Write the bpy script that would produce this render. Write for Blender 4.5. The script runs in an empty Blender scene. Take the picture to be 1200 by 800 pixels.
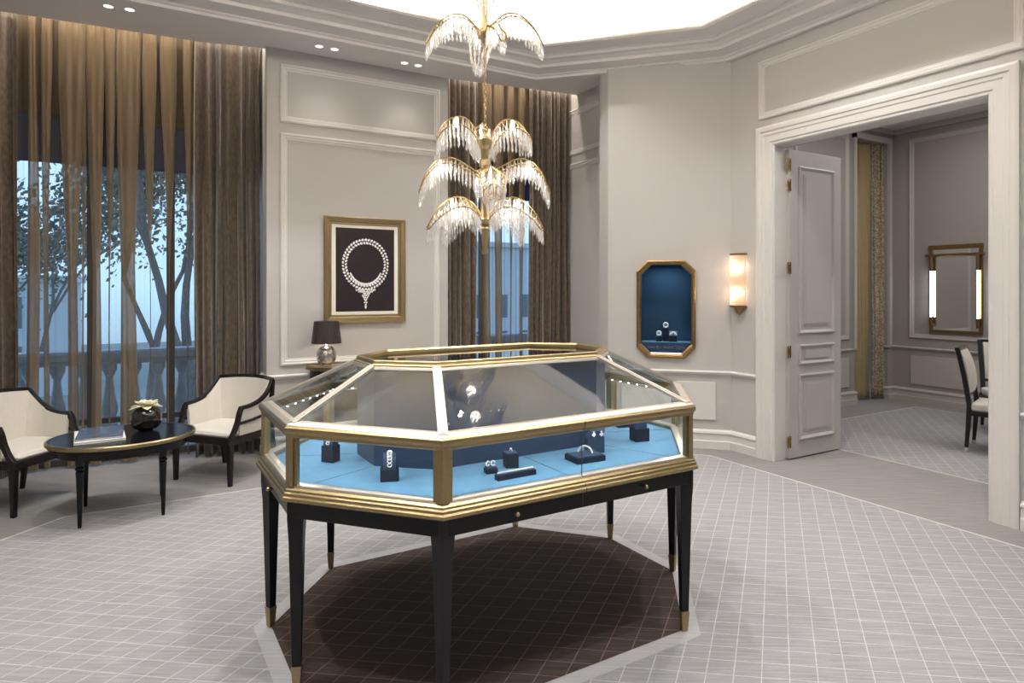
import bpy, bmesh, math, random
from mathutils import Vector, Matrix
random.seed(7)
sc = bpy.context.scene
COL = sc.collection
PI = math.pi
R = math.radians

# ------------------------------------------------------------------ materials
def nt(name):
    m = bpy.data.materials.new(name); m.use_nodes = True
    t = m.node_tree; t.nodes.clear()
    o = t.nodes.new('ShaderNodeOutputMaterial')
    return m, t, o
def L(t, a, b): t.links.new(a, b)
def mth(t, op, a, b=None, c=None):
    n = t.nodes.new('ShaderNodeMath'); n.operation = op
    for i, v in enumerate((a, b, c)):
        if v is None: continue
        if isinstance(v, (int, float)): n.inputs[i].default_value = v
        else: L(t, v, n.inputs[i])
    return n.outputs[0]
def mixc(t, f, a, b):
    n = t.nodes.new('ShaderNodeMix'); n.data_type = 'RGBA'
    for i, v in ((0, f), (6, a), (7, b)):
        if isinstance(v, (int, float)): n.inputs[i].default_value = v
        elif isinstance(v, tuple): n.inputs[i].default_value = (*v, 1)
        else: L(t, v, n.inputs[i])
    return n.outputs[2]
def noise(t, scale, detail=3, vec=None, stretch=None, rough=.6):
    n = t.nodes.new('ShaderNodeTexNoise'); n.inputs['Scale'].default_value = scale
    n.inputs['Detail'].default_value = detail; n.inputs['Roughness'].default_value = rough
    tc = t.nodes.new('ShaderNodeTexCoord'); src = tc.outputs['Object'] if vec is None else vec
    if stretch:
        mp = t.nodes.new('ShaderNodeMapping'); mp.inputs['Scale'].default_value = stretch
        L(t, src, mp.inputs[0]); src = mp.outputs[0]
    L(t, src, n.inputs['Vector'])
    return n.outputs[0]
def pm(name, col, rough=.5, metal=0, col2=None, nscale=8, stretch=None, bump=0, coat=0, sheen=0, spec=None, em=None, ems=0, trans=0, lo=.35, hi=.65):
    m, t, o = nt(name)
    p = t.nodes.new('ShaderNodeBsdfPrincipled')
    p.inputs['Base Color'].default_value = (*col, 1); p.inputs['Roughness'].default_value = rough
    p.inputs['Metallic'].default_value = metal
    if spec is not None: p.inputs['Specular IOR Level'].default_value = spec
    if coat: p.inputs['Coat Weight'].default_value = coat; p.inputs['Coat Roughness'].default_value = .05
    if sheen: p.inputs['Sheen Weight'].default_value = sheen; p.inputs['Sheen Roughness'].default_value = .4
    if trans: p.inputs['Transmission Weight'].default_value = trans
    if em: p.inputs['Emission Color'].default_value = (*em, 1); p.inputs['Emission Strength'].default_value = ems
    if col2 or bump:
        f = noise(t, nscale, 4, stretch=stretch)
        if col2:
            mr = t.nodes.new('ShaderNodeMapRange'); mr.inputs[1].default_value = lo; mr.inputs[2].default_value = hi
            L(t, f, mr.inputs[0]); L(t, mixc(t, mr.outputs[0], col, col2), p.inputs['Base Color'])
        if bump:
            b = t.nodes.new('ShaderNodeBump'); b.inputs['Strength'].default_value = bump; b.inputs['Distance'].default_value = .01
            L(t, f, b.inputs['Height']); L(t, b.outputs[0], p.inputs['Normal'])
    L(t, p.outputs[0], o.inputs[0])
    return m
def glass_mat(name, tint=(1, 1, 1), base=.06, rough=0.0):
    m, t, o = nt(name)
    tr = t.nodes.new('ShaderNodeBsdfTransparent'); tr.inputs[0].default_value = (*tint, 1)
    g = t.nodes.new('ShaderNodeBsdfGlossy'); g.inputs['Roughness'].default_value = rough
    lw = t.nodes.new('ShaderNodeLayerWeight'); lw.inputs[0].default_value = .5
    f = mth(t, 'ADD', mth(t, 'MULTIPLY', mth(t, 'POWER', lw.outputs['Facing'], 5.0), .55), base)
    mx = t.nodes.new('ShaderNodeMixShader'); L(t, f, mx.inputs[0]); L(t, tr.outputs[0], mx.inputs[1]); L(t, g.outputs[0], mx.inputs[2])
    L(t, mx.outputs[0], o.inputs[0]); return m
def emit(name, col, s):
    m, t, o = nt(name); e = t.nodes.new('ShaderNodeEmission'); e.inputs[0].default_value = (*col, 1); e.inputs[1].default_value = s
    L(t, e.outputs[0], o.inputs[0]); return m
def sheer_mat(name, col, alpha):
    m, t, o = nt(name)
    tr = t.nodes.new('ShaderNodeBsdfTransparent')
    d = t.nodes.new('ShaderNodeBsdfPrincipled'); d.inputs['Roughness'].default_value = .45
    d.inputs['Sheen Weight'].default_value = .3
    d.inputs['Base Color'].default_value = (*col, 1)
    tl = t.nodes.new('ShaderNodeBsdfTranslucent'); tl.inputs[0].default_value = (*col, 1)
    m1 = t.nodes.new('ShaderNodeMixShader'); m1.inputs[0].default_value = .18
    L(t, d.outputs[0], m1.inputs[1]); L(t, tl.outputs[0], m1.inputs[2])
    lw = t.nodes.new('ShaderNodeLayerWeight'); lw.inputs[0].default_value = .5
    f = mth(t, 'ADD', mth(t, 'MULTIPLY', mth(t, 'POWER', lw.outputs['Facing'], 2.2), .75), alpha)
    f = mth(t, 'MINIMUM', f, .97)
    mx = t.nodes.new('ShaderNodeMixShader'); L(t, f, mx.inputs[0]); L(t, tr.outputs[0], mx.inputs[1]); L(t, m1.outputs[0], mx.inputs[2])
    L(t, mx.outputs[0], o.inputs[0]); return m
def carpet(name, base, base2, line=None, period=.107, ang=37.5, lw=.006):
    m, t, o = nt(name)
    p = t.nodes.new('ShaderNodeBsdfPrincipled'); p.inputs['Roughness'].default_value = .95
    p.inputs['Specular IOR Level'].default_value = .1; p.inputs['Sheen Weight'].default_value = .15
    tc = t.nodes.new('ShaderNodeTexCoord')
    f1 = noise(t, 9, 5, stretch=(1, 5, 1)); f2 = noise(t, 300, 2)
    m0 = t.nodes.new('ShaderNodeMapping'); m0.inputs['Rotation'].default_value = (0, 0, R(32)); L(t, tc.outputs['Object'], m0.inputs[0])
    mp = t.nodes.new('ShaderNodeMapping'); mp.inputs['Scale'].default_value = (4, 75, 1)
    L(t, m0.outputs[0], mp.inputs[0])
    nn = t.nodes.new('ShaderNodeTexNoise'); nn.inputs['Scale'].default_value = 1; nn.inputs['Detail'].default_value = 4; L(t, mp.outputs[0], nn.inputs['Vector'])
    f = mth(t, 'ADD', mth(t, 'MULTIPLY', nn.outputs[0], .65), mth(t, 'MULTIPLY', f2, .35))
    mr = t.nodes.new('ShaderNodeMapRange'); mr.inputs[1].default_value = .36; mr.inputs[2].default_value = .64; L(t, f, mr.inputs[0])
    c = mixc(t, mr.outputs[0], base, base2)
    if line:
        sx = t.nodes.new('ShaderNodeSeparateXYZ'); L(t, tc.outputs['Object'], sx.inputs[0])
        mask = None
        for a in (ang, -ang):
            nx, ny = -math.sin(R(a)), math.cos(R(a))
            d = mth(t, 'ADD', mth(t, 'MULTIPLY', sx.outputs[0], nx / period), mth(t, 'MULTIPLY', sx.outputs[1], ny / period))
            fr = mth(t, 'FRACT', mth(t, 'ADD', d, 1000.0))
            e = mth(t, 'ABSOLUTE', mth(t, 'SUBTRACT', fr, .5))
            mk = mth(t, 'LESS_THAN', e, lw / period / 2)
            mask = mk if mask is None else mth(t, 'MAXIMUM', mask, mk)
        brk = t.nodes.new('ShaderNodeMapRange'); brk.inputs[1].default_value = .3; brk.inputs[2].default_value = .55; brk.inputs[3].default_value = .35; L(t, f1, brk.inputs[0])
        c = mixc(t, mth(t, 'MULTIPLY', mask, brk.outputs[0]), c, line)
    L(t, c, p.inputs['Base Color'])
    b = t.nodes.new('ShaderNodeBump'); b.inputs['Strength'].default_value = .25; b.inputs['Distance'].default_value = .004
    L(t, f, b.inputs['Height']); L(t, b.outputs[0], p.inputs['Normal'])
    L(t, p.outputs[0], o.inputs[0]); return m

M = {}
M['wall'] = pm('wall_paint', (.50, .488, .482), .6, col2=(.49, .478, .472), nscale=1.5)
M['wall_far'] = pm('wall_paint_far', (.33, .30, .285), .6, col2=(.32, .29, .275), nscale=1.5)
M['trim'] = pm('trim_paint', (.68, .665, .655), .42)
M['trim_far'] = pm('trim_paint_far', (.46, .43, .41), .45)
M['ceil'] = pm('ceiling_paint', (.80, .775, .76), .65)
M['coffer'] = pm('coffer_paint', (.80, .76, .69), .7)
M['dome'] = pm('beige_ceiling_panel', (.34, .29, .21), .75, col2=(.37, .32, .235), nscale=2)
M['door'] = pm('door_paint', (.49, .475, .475), .4)
M['carpet'] = carpet('grey_carpet_grid', (.25, .248, .26), (.355, .353, .37), (.51, .505, .52), lw=.0045)
M['border'] = carpet('grey_carpet_border', (.215, .205, .20), (.30, .29, .287))
M['line'] = carpet('pale_carpet_line', (.52, .50, .49), (.60, .58, .57))
M['band'] = carpet('light_carpet_band', (.37, .37, .385), (.45, .45, .465))
M['dark'] = carpet('brown_carpet_grid', (.035, .024, .020), (.068, .047, .039), (.20, .15, .13), lw=.004)
M['velvet'] = pm('crushed_velvet', (.075, .054, .038), .55, col2=(.15, .113, .082), nscale=45, stretch=(1, 1, .45), bump=.12, sheen=.6, lo=.36, hi=.66)
M['velvet2'] = pm('patterned_velvet', (.17, .125, .07), .7, col2=(.42, .34, .24), nscale=45, bump=.2, sheen=.4, lo=.45, hi=.55)
M['sheer'] = sheer_mat('bronze_sheer', (.19, .135, .078), .24)
M['fold'] = sheer_mat('bronze_sheer_gathered', (.20, .14, .075), .9)
M['sheer_gold'] = sheer_mat('golden_sheer', (.50, .36, .16), .55)
M['gold'] = pm('brushed_gold', (.42, .335, .195), .36, 1, col2=(.30, .232, .125), nscale=60, stretch=(1, 1, 12))
M['gold_dark'] = pm('bronze', (.36, .24, .11), .33, 1, col2=(.28, .18, .08), nscale=50)
M['brass'] = pm('polished_brass', (.50, .40, .23), .3, 1)
M['frondbrass'] = pm('aged_brass', (.34, .25, .12), .32, 1)
M['silver'] = pm('pale_champagne_metal', (.62, .575, .52), .42, 1)
M['black'] = pm('black_lacquer', (.006, .006, .008), .16, spec=.25)
M['blacksat'] = pm('black_satin_wood', (.010, .0095, .011), .34, spec=.28)
M['espresso'] = pm('espresso_wood', (.012, .008, .008), .25, spec=.4)
M['fabric'] = pm('cream_upholstery', (.70, .67, .61), .85, col2=(.64, .61, .555), nscale=120, bump=.1, sheen=.2)
M['blue'] = pm('light_blue_suede', (.062, .20, .365), .85, col2=(.078, .228, .40), nscale=30, bump=.05, sheen=.15)
M['navy'] = pm('navy_suede', (.002, .028, .082), .7, col2=(.003, .036, .098), nscale=12, sheen=.1)
M['navyl'] = pm('navy_leather', (.002, .007, .022), .5, col2=(.003, .011, .03), nscale=30, spec=.25)
M['navyc'] = pm('niche_lining', (.008, .055, .125), .8)
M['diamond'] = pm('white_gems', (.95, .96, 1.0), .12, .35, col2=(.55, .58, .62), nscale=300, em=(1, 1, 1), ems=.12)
M['metal'] = pm('polished_silver', (.8, .8, .8), .15, 1)
M['mercury'] = pm('mercury_glass', (.72, .70, .67), .2, .9, col2=(.30, .28, .26), nscale=60, bump=.35)
M['shade'] = pm('black_pleated_silk', (.018, .012, .012), .5, col2=(.05, .035, .033), nscale=50, stretch=(6, 6, .2))
M['cream'] = pm('cream_mat_board', (.80, .78, .70), .7)
M['print'] = pm('black_print', (.018, .012, .016), .35)
M['glass'] = glass_mat('case_glass', (.97, .985, .98), .04)
M['pane'] = glass_mat('window_glass', (.93, .97, 1), .04)
M['topglass'] = glass_mat('smoked_top_glass', (.55, .56, .57), .16)
M['mirror'] = pm('mirror_glass', (.85, .85, .85), .02, 1)
M['white'] = pm('white_paper', (.82, .82, .82), .6)
M['bookblue'] = pm('slate_blue_cover', (.035, .06, .12), .25, col2=(.22, .27, .36), nscale=9, stretch=(1, 6, 1), coat=.4, lo=.42, hi=.7)
M['petal'] = pm('pale_yellow_petal', (.86, .82, .52), .5, col2=(.90, .88, .70), nscale=25)
M['leafg'] = pm('green_stem', (.10, .2, .05), .5)
M['ceramic'] = pm('black_glazed_ceramic', (.008, .005, .006), .1, coat=.6, col2=(.02, .012, .014), nscale=20)
M['bulb'] = emit('bulb_glow', (1, .90, .78), 9)
M['tube'] = emit('tube_glow', (.93, 1, .96), 9)
M['led'] = emit('led_glow', (1, .97, .9), 12)
M['can'] = emit('downlight_glow', (1, .96, .9), 1.6)
M['frame'] = pm('dark_window_frame', (.05, .055, .065), .4)
M['blind'] = pm('navy_roller_blind', (.05, .085, .21), .7)
M['brownblind'] = pm('bronze_roller_blind', (.10, .07, .045), .7)
M['stone'] = pm('pale_stone', (.50, .54, .56), .8, col2=(.42, .46, .5), nscale=12)
M['bark'] = pm('bark', (.10, .10, .11), .9, col2=(.22, .21, .2), nscale=15, stretch=(3, 3, .5))
M['leaf'] = pm('autumn_leaf', (.10, .15, .13), .7, col2=(.34, .30, .24), nscale=.9)
M['ground'] = pm('park_ground', (.25, .28, .26), .9, col2=(.34, .33, .28), nscale=.6)
M['far'] = pm('far_facade', (.55, .60, .64), .8)
M['farwin'] = pm('far_window', (.12, .16, .2), .3)
def crystal_mat():
    m, t, o = nt('cut_crystal')
    tr = t.nodes.new('ShaderNodeBsdfTransparent'); tr.inputs[0].default_value = (.95, .95, .95, 1)
    g = t.nodes.new('ShaderNodeBsdfGlossy'); g.inputs['Roughness'].default_value = .06; g.inputs[0].default_value = (1, 1, 1, 1)
    d = t.nodes.new('ShaderNodeBsdfTranslucent'); d.inputs[0].default_value = (.66, .65, .65, 1)
    d2 = t.nodes.new('ShaderNodeBsdfDiffuse'); d2.inputs[0].default_value = (.66, .65, .65, 1)
    a = t.nodes.new('ShaderNodeAddShader'); L(t, d.outputs[0], a.inputs[0]); L(t, d2.outputs[0], a.inputs[1])
    lw = t.nodes.new('ShaderNodeLayerWeight'); lw.inputs[0].default_value = .5
    m1 = t.nodes.new('ShaderNodeMixShader'); m1.inputs[0].default_value = .42; L(t, g.outputs[0], m1.inputs[1]); L(t, a.outputs[0], m1.inputs[2])
    m2 = t.nodes.new('ShaderNodeMixShader'); L(t, mth(t, 'ADD', mth(t, 'MULTIPLY', lw.outputs['Facing'], .6), .16), m2.inputs[0])
    L(t, tr.outputs[0], m2.inputs[1]); L(t, m1.outputs[0], m2.inputs[2]); L(t, m2.outputs[0], o.inputs[0]); return m
M['crystal'] = crystal_mat()
def rod_glass():
    m, t, o = nt('lit_glass_rods')
    p = t.nodes.new('ShaderNodeBsdfPrincipled'); p.inputs['Base Color'].default_value = (.97, .92, .86, 1); p.inputs['Roughness'].default_value = .15
    tr = t.nodes.new('ShaderNodeBsdfTransparent'); tr.inputs[0].default_value = (1, .95, .9, 1)
    tl = t.nodes.new('ShaderNodeBsdfTranslucent'); tl.inputs[0].default_value = (1, .93, .85, 1)
    a = t.nodes.new('ShaderNodeMixShader'); a.inputs[0].default_value = .6; L(t, p.outputs[0], a.inputs[1]); L(t, tl.outputs[0], a.inputs[2])
    mx = t.nodes.new('ShaderNodeMixShader'); mx.inputs[0].default_value = .33; L(t, tr.outputs[0], mx.inputs[1]); L(t, a.outputs[0], mx.inputs[2])
    L(t, mx.outputs[0], o.inputs[0]); return m
M['rods'] = rod_glass()

# ------------------------------------------------------------------ mesh helpers
def obj(name, bm, mat, parent=None, smooth=False, bevel=0):
    bmesh.ops.recalc_face_normals(bm, faces=bm.faces)
    me = bpy.data.meshes.new(name); bm.to_mesh(me); bm.free()
    mats = mat if isinstance(mat, (list, tuple)) else [mat]
    for m in mats: me.materials.append(m)
    if smooth:
        for p in me.polygons: p.use_smooth = True
    o = bpy.data.objects.new(name, me); COL.objects.link(o)
    if parent: o.parent = parent
    if bevel:
        b = o.modifiers.new('bevel', 'BEVEL'); b.width = bevel; b.segments = 2; b.limit_method = 'ANGLE'; b.angle_limit = R(40)
    if smooth == 'auto':
        me.set_sharp_from_angle(angle=R(35))
    return o
def tag(o, label, cat, group=None, kind=None):
    if label: o['label'] = label
    if cat: o['category'] = cat
    if group: o['group'] = group
    if kind: o['kind'] = kind
    return o
def thing(name, label, cat, loc=(0, 0, 0), rz=0, group=None):
    o = bpy.data.objects.new(name, None); COL.objects.link(o)
    o.location = loc; o.rotation_euler = (0, 0, rz); o.empty_display_size = .1
    return tag(o, label, cat, group)
def struct(name, bm, mat, loc=None, rz=0, smooth=False, bevel=0, parent=None):
    o = obj(name, bm, mat, parent, smooth, bevel)
    if not parent: o['kind'] = 'structure'
    if loc: o.location = loc
    o.rotation_euler = (0, 0, rz); return o
def sroot(name, loc, rz=0):
    o = bpy.data.objects.new(name, None); COL.objects.link(o); o.location = loc; o.rotation_euler = (0, 0, rz); o['kind'] = 'structure'; return o
def copy_tree(o, parent=None):
    c = o.copy(); COL.objects.link(c); c.parent = parent
    for ch in list(o.children): copy_tree(ch, c)
    return c
def BM(): return bmesh.new()
def face(bm, vs, mi=0):
    try:
        f = bm.faces.new(vs); f.material_index = mi; return f
    except ValueError: return None
def box(bm, x0, x1, y0, y1, z0, z1, mi=0):
    v = [bm.verts.new((x, y, z)) for z in (z0, z1) for x, y in ((x0, y0), (x1, y0), (x1, y1), (x0, y1))]
    for q in ((3, 2, 1, 0), (4, 5, 6, 7), (0, 1, 5, 4), (1, 2, 6, 5), (2, 3, 7, 6), (3, 0, 4, 7)): face(bm, [v[i] for i in q], mi)
    return bm
def prism(bm, pts, z0, z1, mi=0):
    a = [bm.verts.new((p[0], p[1], z0)) for p in pts]; b = [bm.verts.new((p[0], p[1], z1)) for p in pts]
    face(bm, a[::-1], mi); face(bm, b, mi); n = len(pts)
    for i in range(n): face(bm, [a[i], a[(i + 1) % n], b[(i + 1) % n], b[i]], mi)
    return bm
def loft(bm, rings, cap=True, closed=True, mi=0):
    vr = [[bm.verts.new(p) for p in r] for r in rings]; n = len(rings[0])
    for a, b in zip(vr, vr[1:]):
        for i in range(n if closed else n - 1): face(bm, [a[i], a[(i + 1) % n], b[(i + 1) % n], b[i]], mi)
    if cap and closed: face(bm, vr[0][::-1], mi); face(bm, vr[-1], mi)
    return bm
def lathe(bm, prof, seg=24, c=(0, 0), sx=1, sy=1, cap=True, mi=0):
    rings = [[(c[0] + r * sx * math.cos(2 * PI * i / seg), c[1] + r * sy * math.sin(2 * PI * i / seg), z) for i in range(seg)] for r, z in prof]
    return loft(bm, rings, cap, True, mi)
def tube(bm, pts, r, seg=8, sq=None, mi=0, closed=False):
    """tube along points; r scalar or list; sq=(w,h) gives a rectangular section"""
    pts = [Vector(p) for p in pts]; n = len(pts); rings = []
    prev = None
    for i, p in enumerate(pts):
        if closed: d = pts[(i + 1) % n] - pts[i - 1]
        else: d = (pts[min(i + 1, n - 1)] - pts[max(i - 1, 0)])
        d.normalize()
        up = Vector((0, 0, 1)) if abs(d.z) < .95 else (prev if prev is not None else Vector((0, 1, 0)))
        s = d.cross(up).normalized(); u = s.cross(d).normalized()
        prev = u
        rr = r[i] if isinstance(r, (list, tuple)) else r
        if sq:
            w, h = sq[0] / 2, sq[1] / 2
            rings.append([tuple(p + s * a * w * rr + u * b * h * rr) for a, b in ((-1, -1), (1, -1), (1, 1), (-1, 1))])
        else:
            rings.append([tuple(p + (s * math.cos(2 * PI * k / seg) + u * math.sin(2 * PI * k / seg)) * rr) for k in range(seg)])
    if closed: rings.append(rings[0]); return loft(bm, rings, False, True, mi)
    return loft(bm, rings, True, True, mi)
def sphere(bm, c, r, seg=12, rings=8, sz=1):
    prof = [(max(r * math.sin(PI * i / rings), 1e-4), c[2] - r * sz * math.cos(PI * i / rings)) for i in range(rings + 1)]
    return lathe(bm, prof, seg, (c[0], c[1]))
def offs(pts, d, closed=True):
    """offset a CCW polygon outwards by d (mitred)"""
    n = len(pts); out = []
    for i in range(n):
        p = Vector(pts[i][:2])
        a = Vector(pts[i - 1][:2]) if (closed or i > 0) else None
        b = Vector(pts[(i + 1) % n][:2]) if (closed or i < n - 1) else None
        ns = []
        if a is not None: e = (p - a).normalized(); ns.append(Vector((e.y, -e.x)))
        if b is not None: e = (b - p).normalized(); ns.append(Vector((e.y, -e.x)))
        if len(ns) == 1: out.append(p + ns[0] * d)
        else:
            m = ns[0] + ns[1]; out.append(p + m * (d * 2 / m.dot(m)) if m.length > 1e-6 else p + ns[0] * d)
    return out
def sweep(bm, pts, prof, closed=True, ring=True, mi=0):
    """prof: (outward offset, z) list forming closed section when ring"""
    cols = [[(*q, z) for q in offs(pts, d, closed)] for d, z in prof]
    m = len(prof); n = len(pts)
    vv = [[bm.verts.new(p) for p in c] for c in cols]
    for j in range(m if ring else m - 1):
        a, b = vv[j], vv[(j + 1) % m]
        for i in range(n if closed else n - 1): face(bm, [a[i], a[(i + 1) % n], b[(i + 1) % n], b[i]], mi)
    if not closed and ring:
        face(bm, [v[0] for v in vv], mi); face(bm, [v[-1] for v in vv][::-1], mi)
    return bm
def wframe(bm, x0, x1, z0, z1, prof, y=0, bottom=True):
    """moulding frame on a wall plane facing -y; prof (inset, proud) open list"""
    if bottom:
        rings = [[(x0 + d, y - h, z0 + d), (x1 - d, y - h, z0 + d), (x1 - d, y - h, z1 - d), (x0 + d, y - h, z1 - d)] for d, h in prof]
        return loft(bm, rings, False, True)
    rings = [[(x0 + d, y - h, z0), (x0 + d, y - h, z1 - d), (x1 - d, y - h, z1 - d), (x1 - d, y - h, z0)] for d, h in prof]
    return loft(bm, rings, False, False)
PANEL = [(0, 0), (0, .012), (.008, .02), (.02, .022), (.028, .014), (.045, .014), (.052, .006), (.062, .006), (.066, 0)]
def catmull(pts, k=6):
    P = [Vector(p) for p in pts]; out = []
    for i in range(len(P) - 1):
        a, b, c, d = P[max(i - 1, 0)], P[i], P[i + 1], P[min(i + 2, len(P) - 1)]
        for j in range(k):
            t = j / k
            out.append(.5 * ((2 * b) + (c - a) * t + (2 * a - 5 * b + 4 * c - d) * t * t + (3 * b - a - 3 * c + d) * t ** 3))
    out.append(P[-1]); return out

# ------------------------------------------------------------------ floor
CX, CY = 1.5545, 2.9245; TR = R(1)
def case_oct(d=0): return offs([(-.63, -.786), (.63, -.786), (1.06, -.285), (1.06, .285), (.63, .786), (-.63, .786), (-1.06, .285), (-1.06, -.285)], d)
def toroom(p): c, s = math.cos(TR), math.sin(TR); return (CX + p[0] * c - p[1] * s, CY + p[0] * s + p[1] * c)
fld = [(-.48, .43), (3.59, .43), (4.68, 1.52), (4.68, 4.33), (3.59, 5.42), (-.48, 5.42), (-1.57, 4.33), (-1.57, 1.52)]
bm = BM()
box(bm, -2.8, 9.6, -1.8, 7.3, -.1, 0, 0)
def flat(pts, z, mi): face(bm, [bm.verts.new((p[0], p[1], z)) for p in pts], mi)
flat(offs(fld, .022), .001, 2); flat(fld, .002, 1)
nf = [(6.0, -1.7), (9.05, -1.7), (9.05, 4.72), (6.0, 4.72)]
flat(offs(nf, .022), .001, 2); flat(nf, .002, 1)
flat([toroom(p) for p in case_oct(.045)], .003, 4); flat([toroom(p) for p in case_oct(-.03)], .004, 3)
struct('floor', bm, [M['border'], M['carpet'], M['line'], M['dark'], M['band']])

# ------------------------------------------------------------------ walls
T = 4.75
bm = BM(); box(bm, 1.0, 2.87, 6.37, 7.25, 0, T); struct('wall_window_pier', bm, M['wall'])
bm = BM(); box(bm, 4.44, 4.62, 5.41, 7.25, 0, T); box(bm, 4.192, 5.22, 5.252, 5.4, 0, T); struct('wall_return', bm, M['wall'])
bm = BM(); box(bm, -2.8, -2.6, -.8, 7.25, 0, T); struct('wall_left', bm, M['wall'])
bm = BM(); box(bm, -2.8, 5.2, -.8, -.6, 0, T); struct('wall_back', bm, M['wall'])
def hw(name, x0, x1, z0, z1, V=6.96):
    b = BM(); box(b, x0, x1, V, 7.25, z0, z1); return struct(name, b, M['wall'])
hw('wall_window_header', -2.6, 1.0, 3.45, T); hw('wall_window_header_small', 2.87, 4.44, 3.45, T)
hw('wall_window_jamb', .93, 1.0, 0, 3.45); hw('wall_window_jamb_left', -2.6, -1.55, 0, 3.45)
# chamfer wall with an octagonal hole for the display niche (local x along the wall, -y into the room)
CH0 = Vector((4.19, 5.25)); CHL = (Vector((5.05, 4.39)) - CH0).length
nx0, nx1, nz0, nz1, nc = .335, .835, .935, 1.845, .105       # inner opening
nocto = lambda a: [(nx0 - a + nc, nz0 - a), (nx1 + a - nc, nz0 - a), (nx1 + a, nz0 - a + nc), (nx1 + a, nz1 + a - nc), (nx1 + a - nc, nz1 + a), (nx0 - a + nc, nz1 + a), (nx0 - a, nz1 + a - nc), (nx0 - a, nz0 - a + nc)]
bm = BM()
ov = [bm.verts.new((x, 0, z)) for x, z in ((0, 0), (CHL, 0), (CHL, T), (0, T))]; iv = [bm.verts.new((x, 0, z)) for x, z in nocto(0)]
for a in (ov, iv):
    for i in range(len(a)): bm.edges.new((a[i], a[(i + 1) % len(a)]))
bmesh.ops.triangle_fill(bm, use_beauty=True, use_dissolve=False, edges=list(bm.edges))
struct('wall_chamfer', bm, M['wall'], (CH0.x, CH0.y, 0), R(-45))
# door wall
bm = BM(); box(bm, 5.05, 5.22, 3.89, 4.39, 0, T); box(bm, 5.05, 5.22, 2.11, 3.89, 2.93, T); box(bm, 5.05, 5.22, -.8, 2.11, 0, T)
prism(bm, [(5.05, 4.39), (5.22, 4.39), (5.22, 5.25), (5.1, 5.25), (5.1, 4.6)], 0, T)
struct('wall_right', bm, M['wall'])
# next room
bm = BM(); box(bm, 5.22, 8.5, 5.25, 5.4, 0, T); box(bm, 8.5, 9.29, 5.25, 5.4, 3.68, T); box(bm, 9.29, 9.6, 5.25, 5.9, 0, T); box(bm, 8.42, 8.5, 5.4, 5.9, 0, T); box(bm, 8.4, 9.4, 5.78, 5.9, 3.3, T)
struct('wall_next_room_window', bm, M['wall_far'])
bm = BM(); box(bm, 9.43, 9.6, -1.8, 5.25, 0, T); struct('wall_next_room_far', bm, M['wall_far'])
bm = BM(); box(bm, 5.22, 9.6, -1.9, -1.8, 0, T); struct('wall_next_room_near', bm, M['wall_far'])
# exterior sill below next room window not needed: french window

# ceilings
bm = BM()
prism(bm, [(-2.6, 4.445), (-1.94, 4.445), (-.58, 5.86), (3.67, 5.86), (4.28, 5.24), (4.44, 5.24), (4.44, 6.15), (4.31, 6.16), (2.88, 6.36), (1.0, 6.37), (1.0, 6.44), (.43, 6.57), (-1.04, 6.67), (-2.6, 6.75)], 3.89, 3.95)
prism(bm, [(-2.6, -.6), (-.58, 0), (-1.92, 1.40), (-1.92, 4.445), (-2.6, 4.445)], 3.89, 3.95)
prism(bm, [(-2.6, -.6), (5.05, -.6), (5.05, 1.40), (3.69, 0), (-.58, 0)], 3.89, 3.95)
struct('ceiling_soffit', bm, M['ceil'])
bm = BM(); box(bm, -2.8, 5.2, -.8, 7.3, 4.75, 4.9); struct('ceiling', bm, M['dome'])
bm = BM(); box(bm, 5.2, 9.6, -1.9, 5.9, 3.89, 4.0); struct('ceiling_next_room', bm, M['ceil'])
OCT = [(-.58, -.035), (3.69, -.035), (5.05, 1.40), (5.05, 4.445), (3.69, 5.885), (-.58, 5.885), (-1.94, 4.445), (-1.94, 1.40)]
prof = [(0, 3.93), (0, 3.86), (-.05, 3.86), (-.052, 3.885), (-.075, 3.887), (-.08, 3.902), (-.235, 3.915), (-.24, 3.945), (-.262, 3.947), (-.30, 3.962), (-.355, 3.964), (-.36, 3.99), (-.382, 3.992), (-.385, 4.0), (-.575, 4.003), (-.585, 4.012), (-.585, 4.035), (-.56, 4.04), (-.08, 4.04), (-.02, 4.75)]
bm = BM(); sweep(bm, OCT, prof, ring=False); struct('trim_1', bm, M['ceil'])
bm = BM(); sweep(bm, OCT, [(-.587, 4.012), (-.597, 4.014), (-.597, 4.034), (-.587, 4.036)]); struct('trim_2', bm, M['coffer'])

# wall mouldings, rails and baseboards (open path, interior on the left of travel so offsets are negative)
BASE = [(0, 0), (-.028, 0), (-.028, .075), (-.022, .085), (-.02, .145), (-.03, .155), (-.026, .172), (-.012, .185), (0, .19)]
RAIL = [(0, .735), (-.012, .737), (-.016, .75), (-.03, .758), (-.03, .768), (-.018, .776), (0, .778)]
def run(n, pts, mat='trim', skip_rail=False):
    b = BM(); sweep(b, pts, BASE, closed=False); struct('baseboard_' + n, b, M[mat])
    if not skip_rail:
        b = BM(); sweep(b, pts, RAIL, closed=False); struct('trim_rail_' + n, b, M[mat])
run('pier', [(2.87, 7.2), (2.87, 6.37), (1.0, 6.37), (1.0, 7.2)][::-1][0:0] or [(2.87, 6.9), (2.87, 6.37), (1.0, 6.37), (1.0, 6.9)])
run('right', [(5.05, 4.07), (5.05, 4.39), (4.19, 5.25)])
run('return', [(4.44, 5.3), (4.44, 6.9)])
run('right_near', [(5.05, -.6), (5.05, 1.97)])
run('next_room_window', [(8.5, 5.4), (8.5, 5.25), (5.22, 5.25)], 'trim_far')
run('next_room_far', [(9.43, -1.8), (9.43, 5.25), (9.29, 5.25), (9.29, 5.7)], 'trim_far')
tn = [3]
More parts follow.
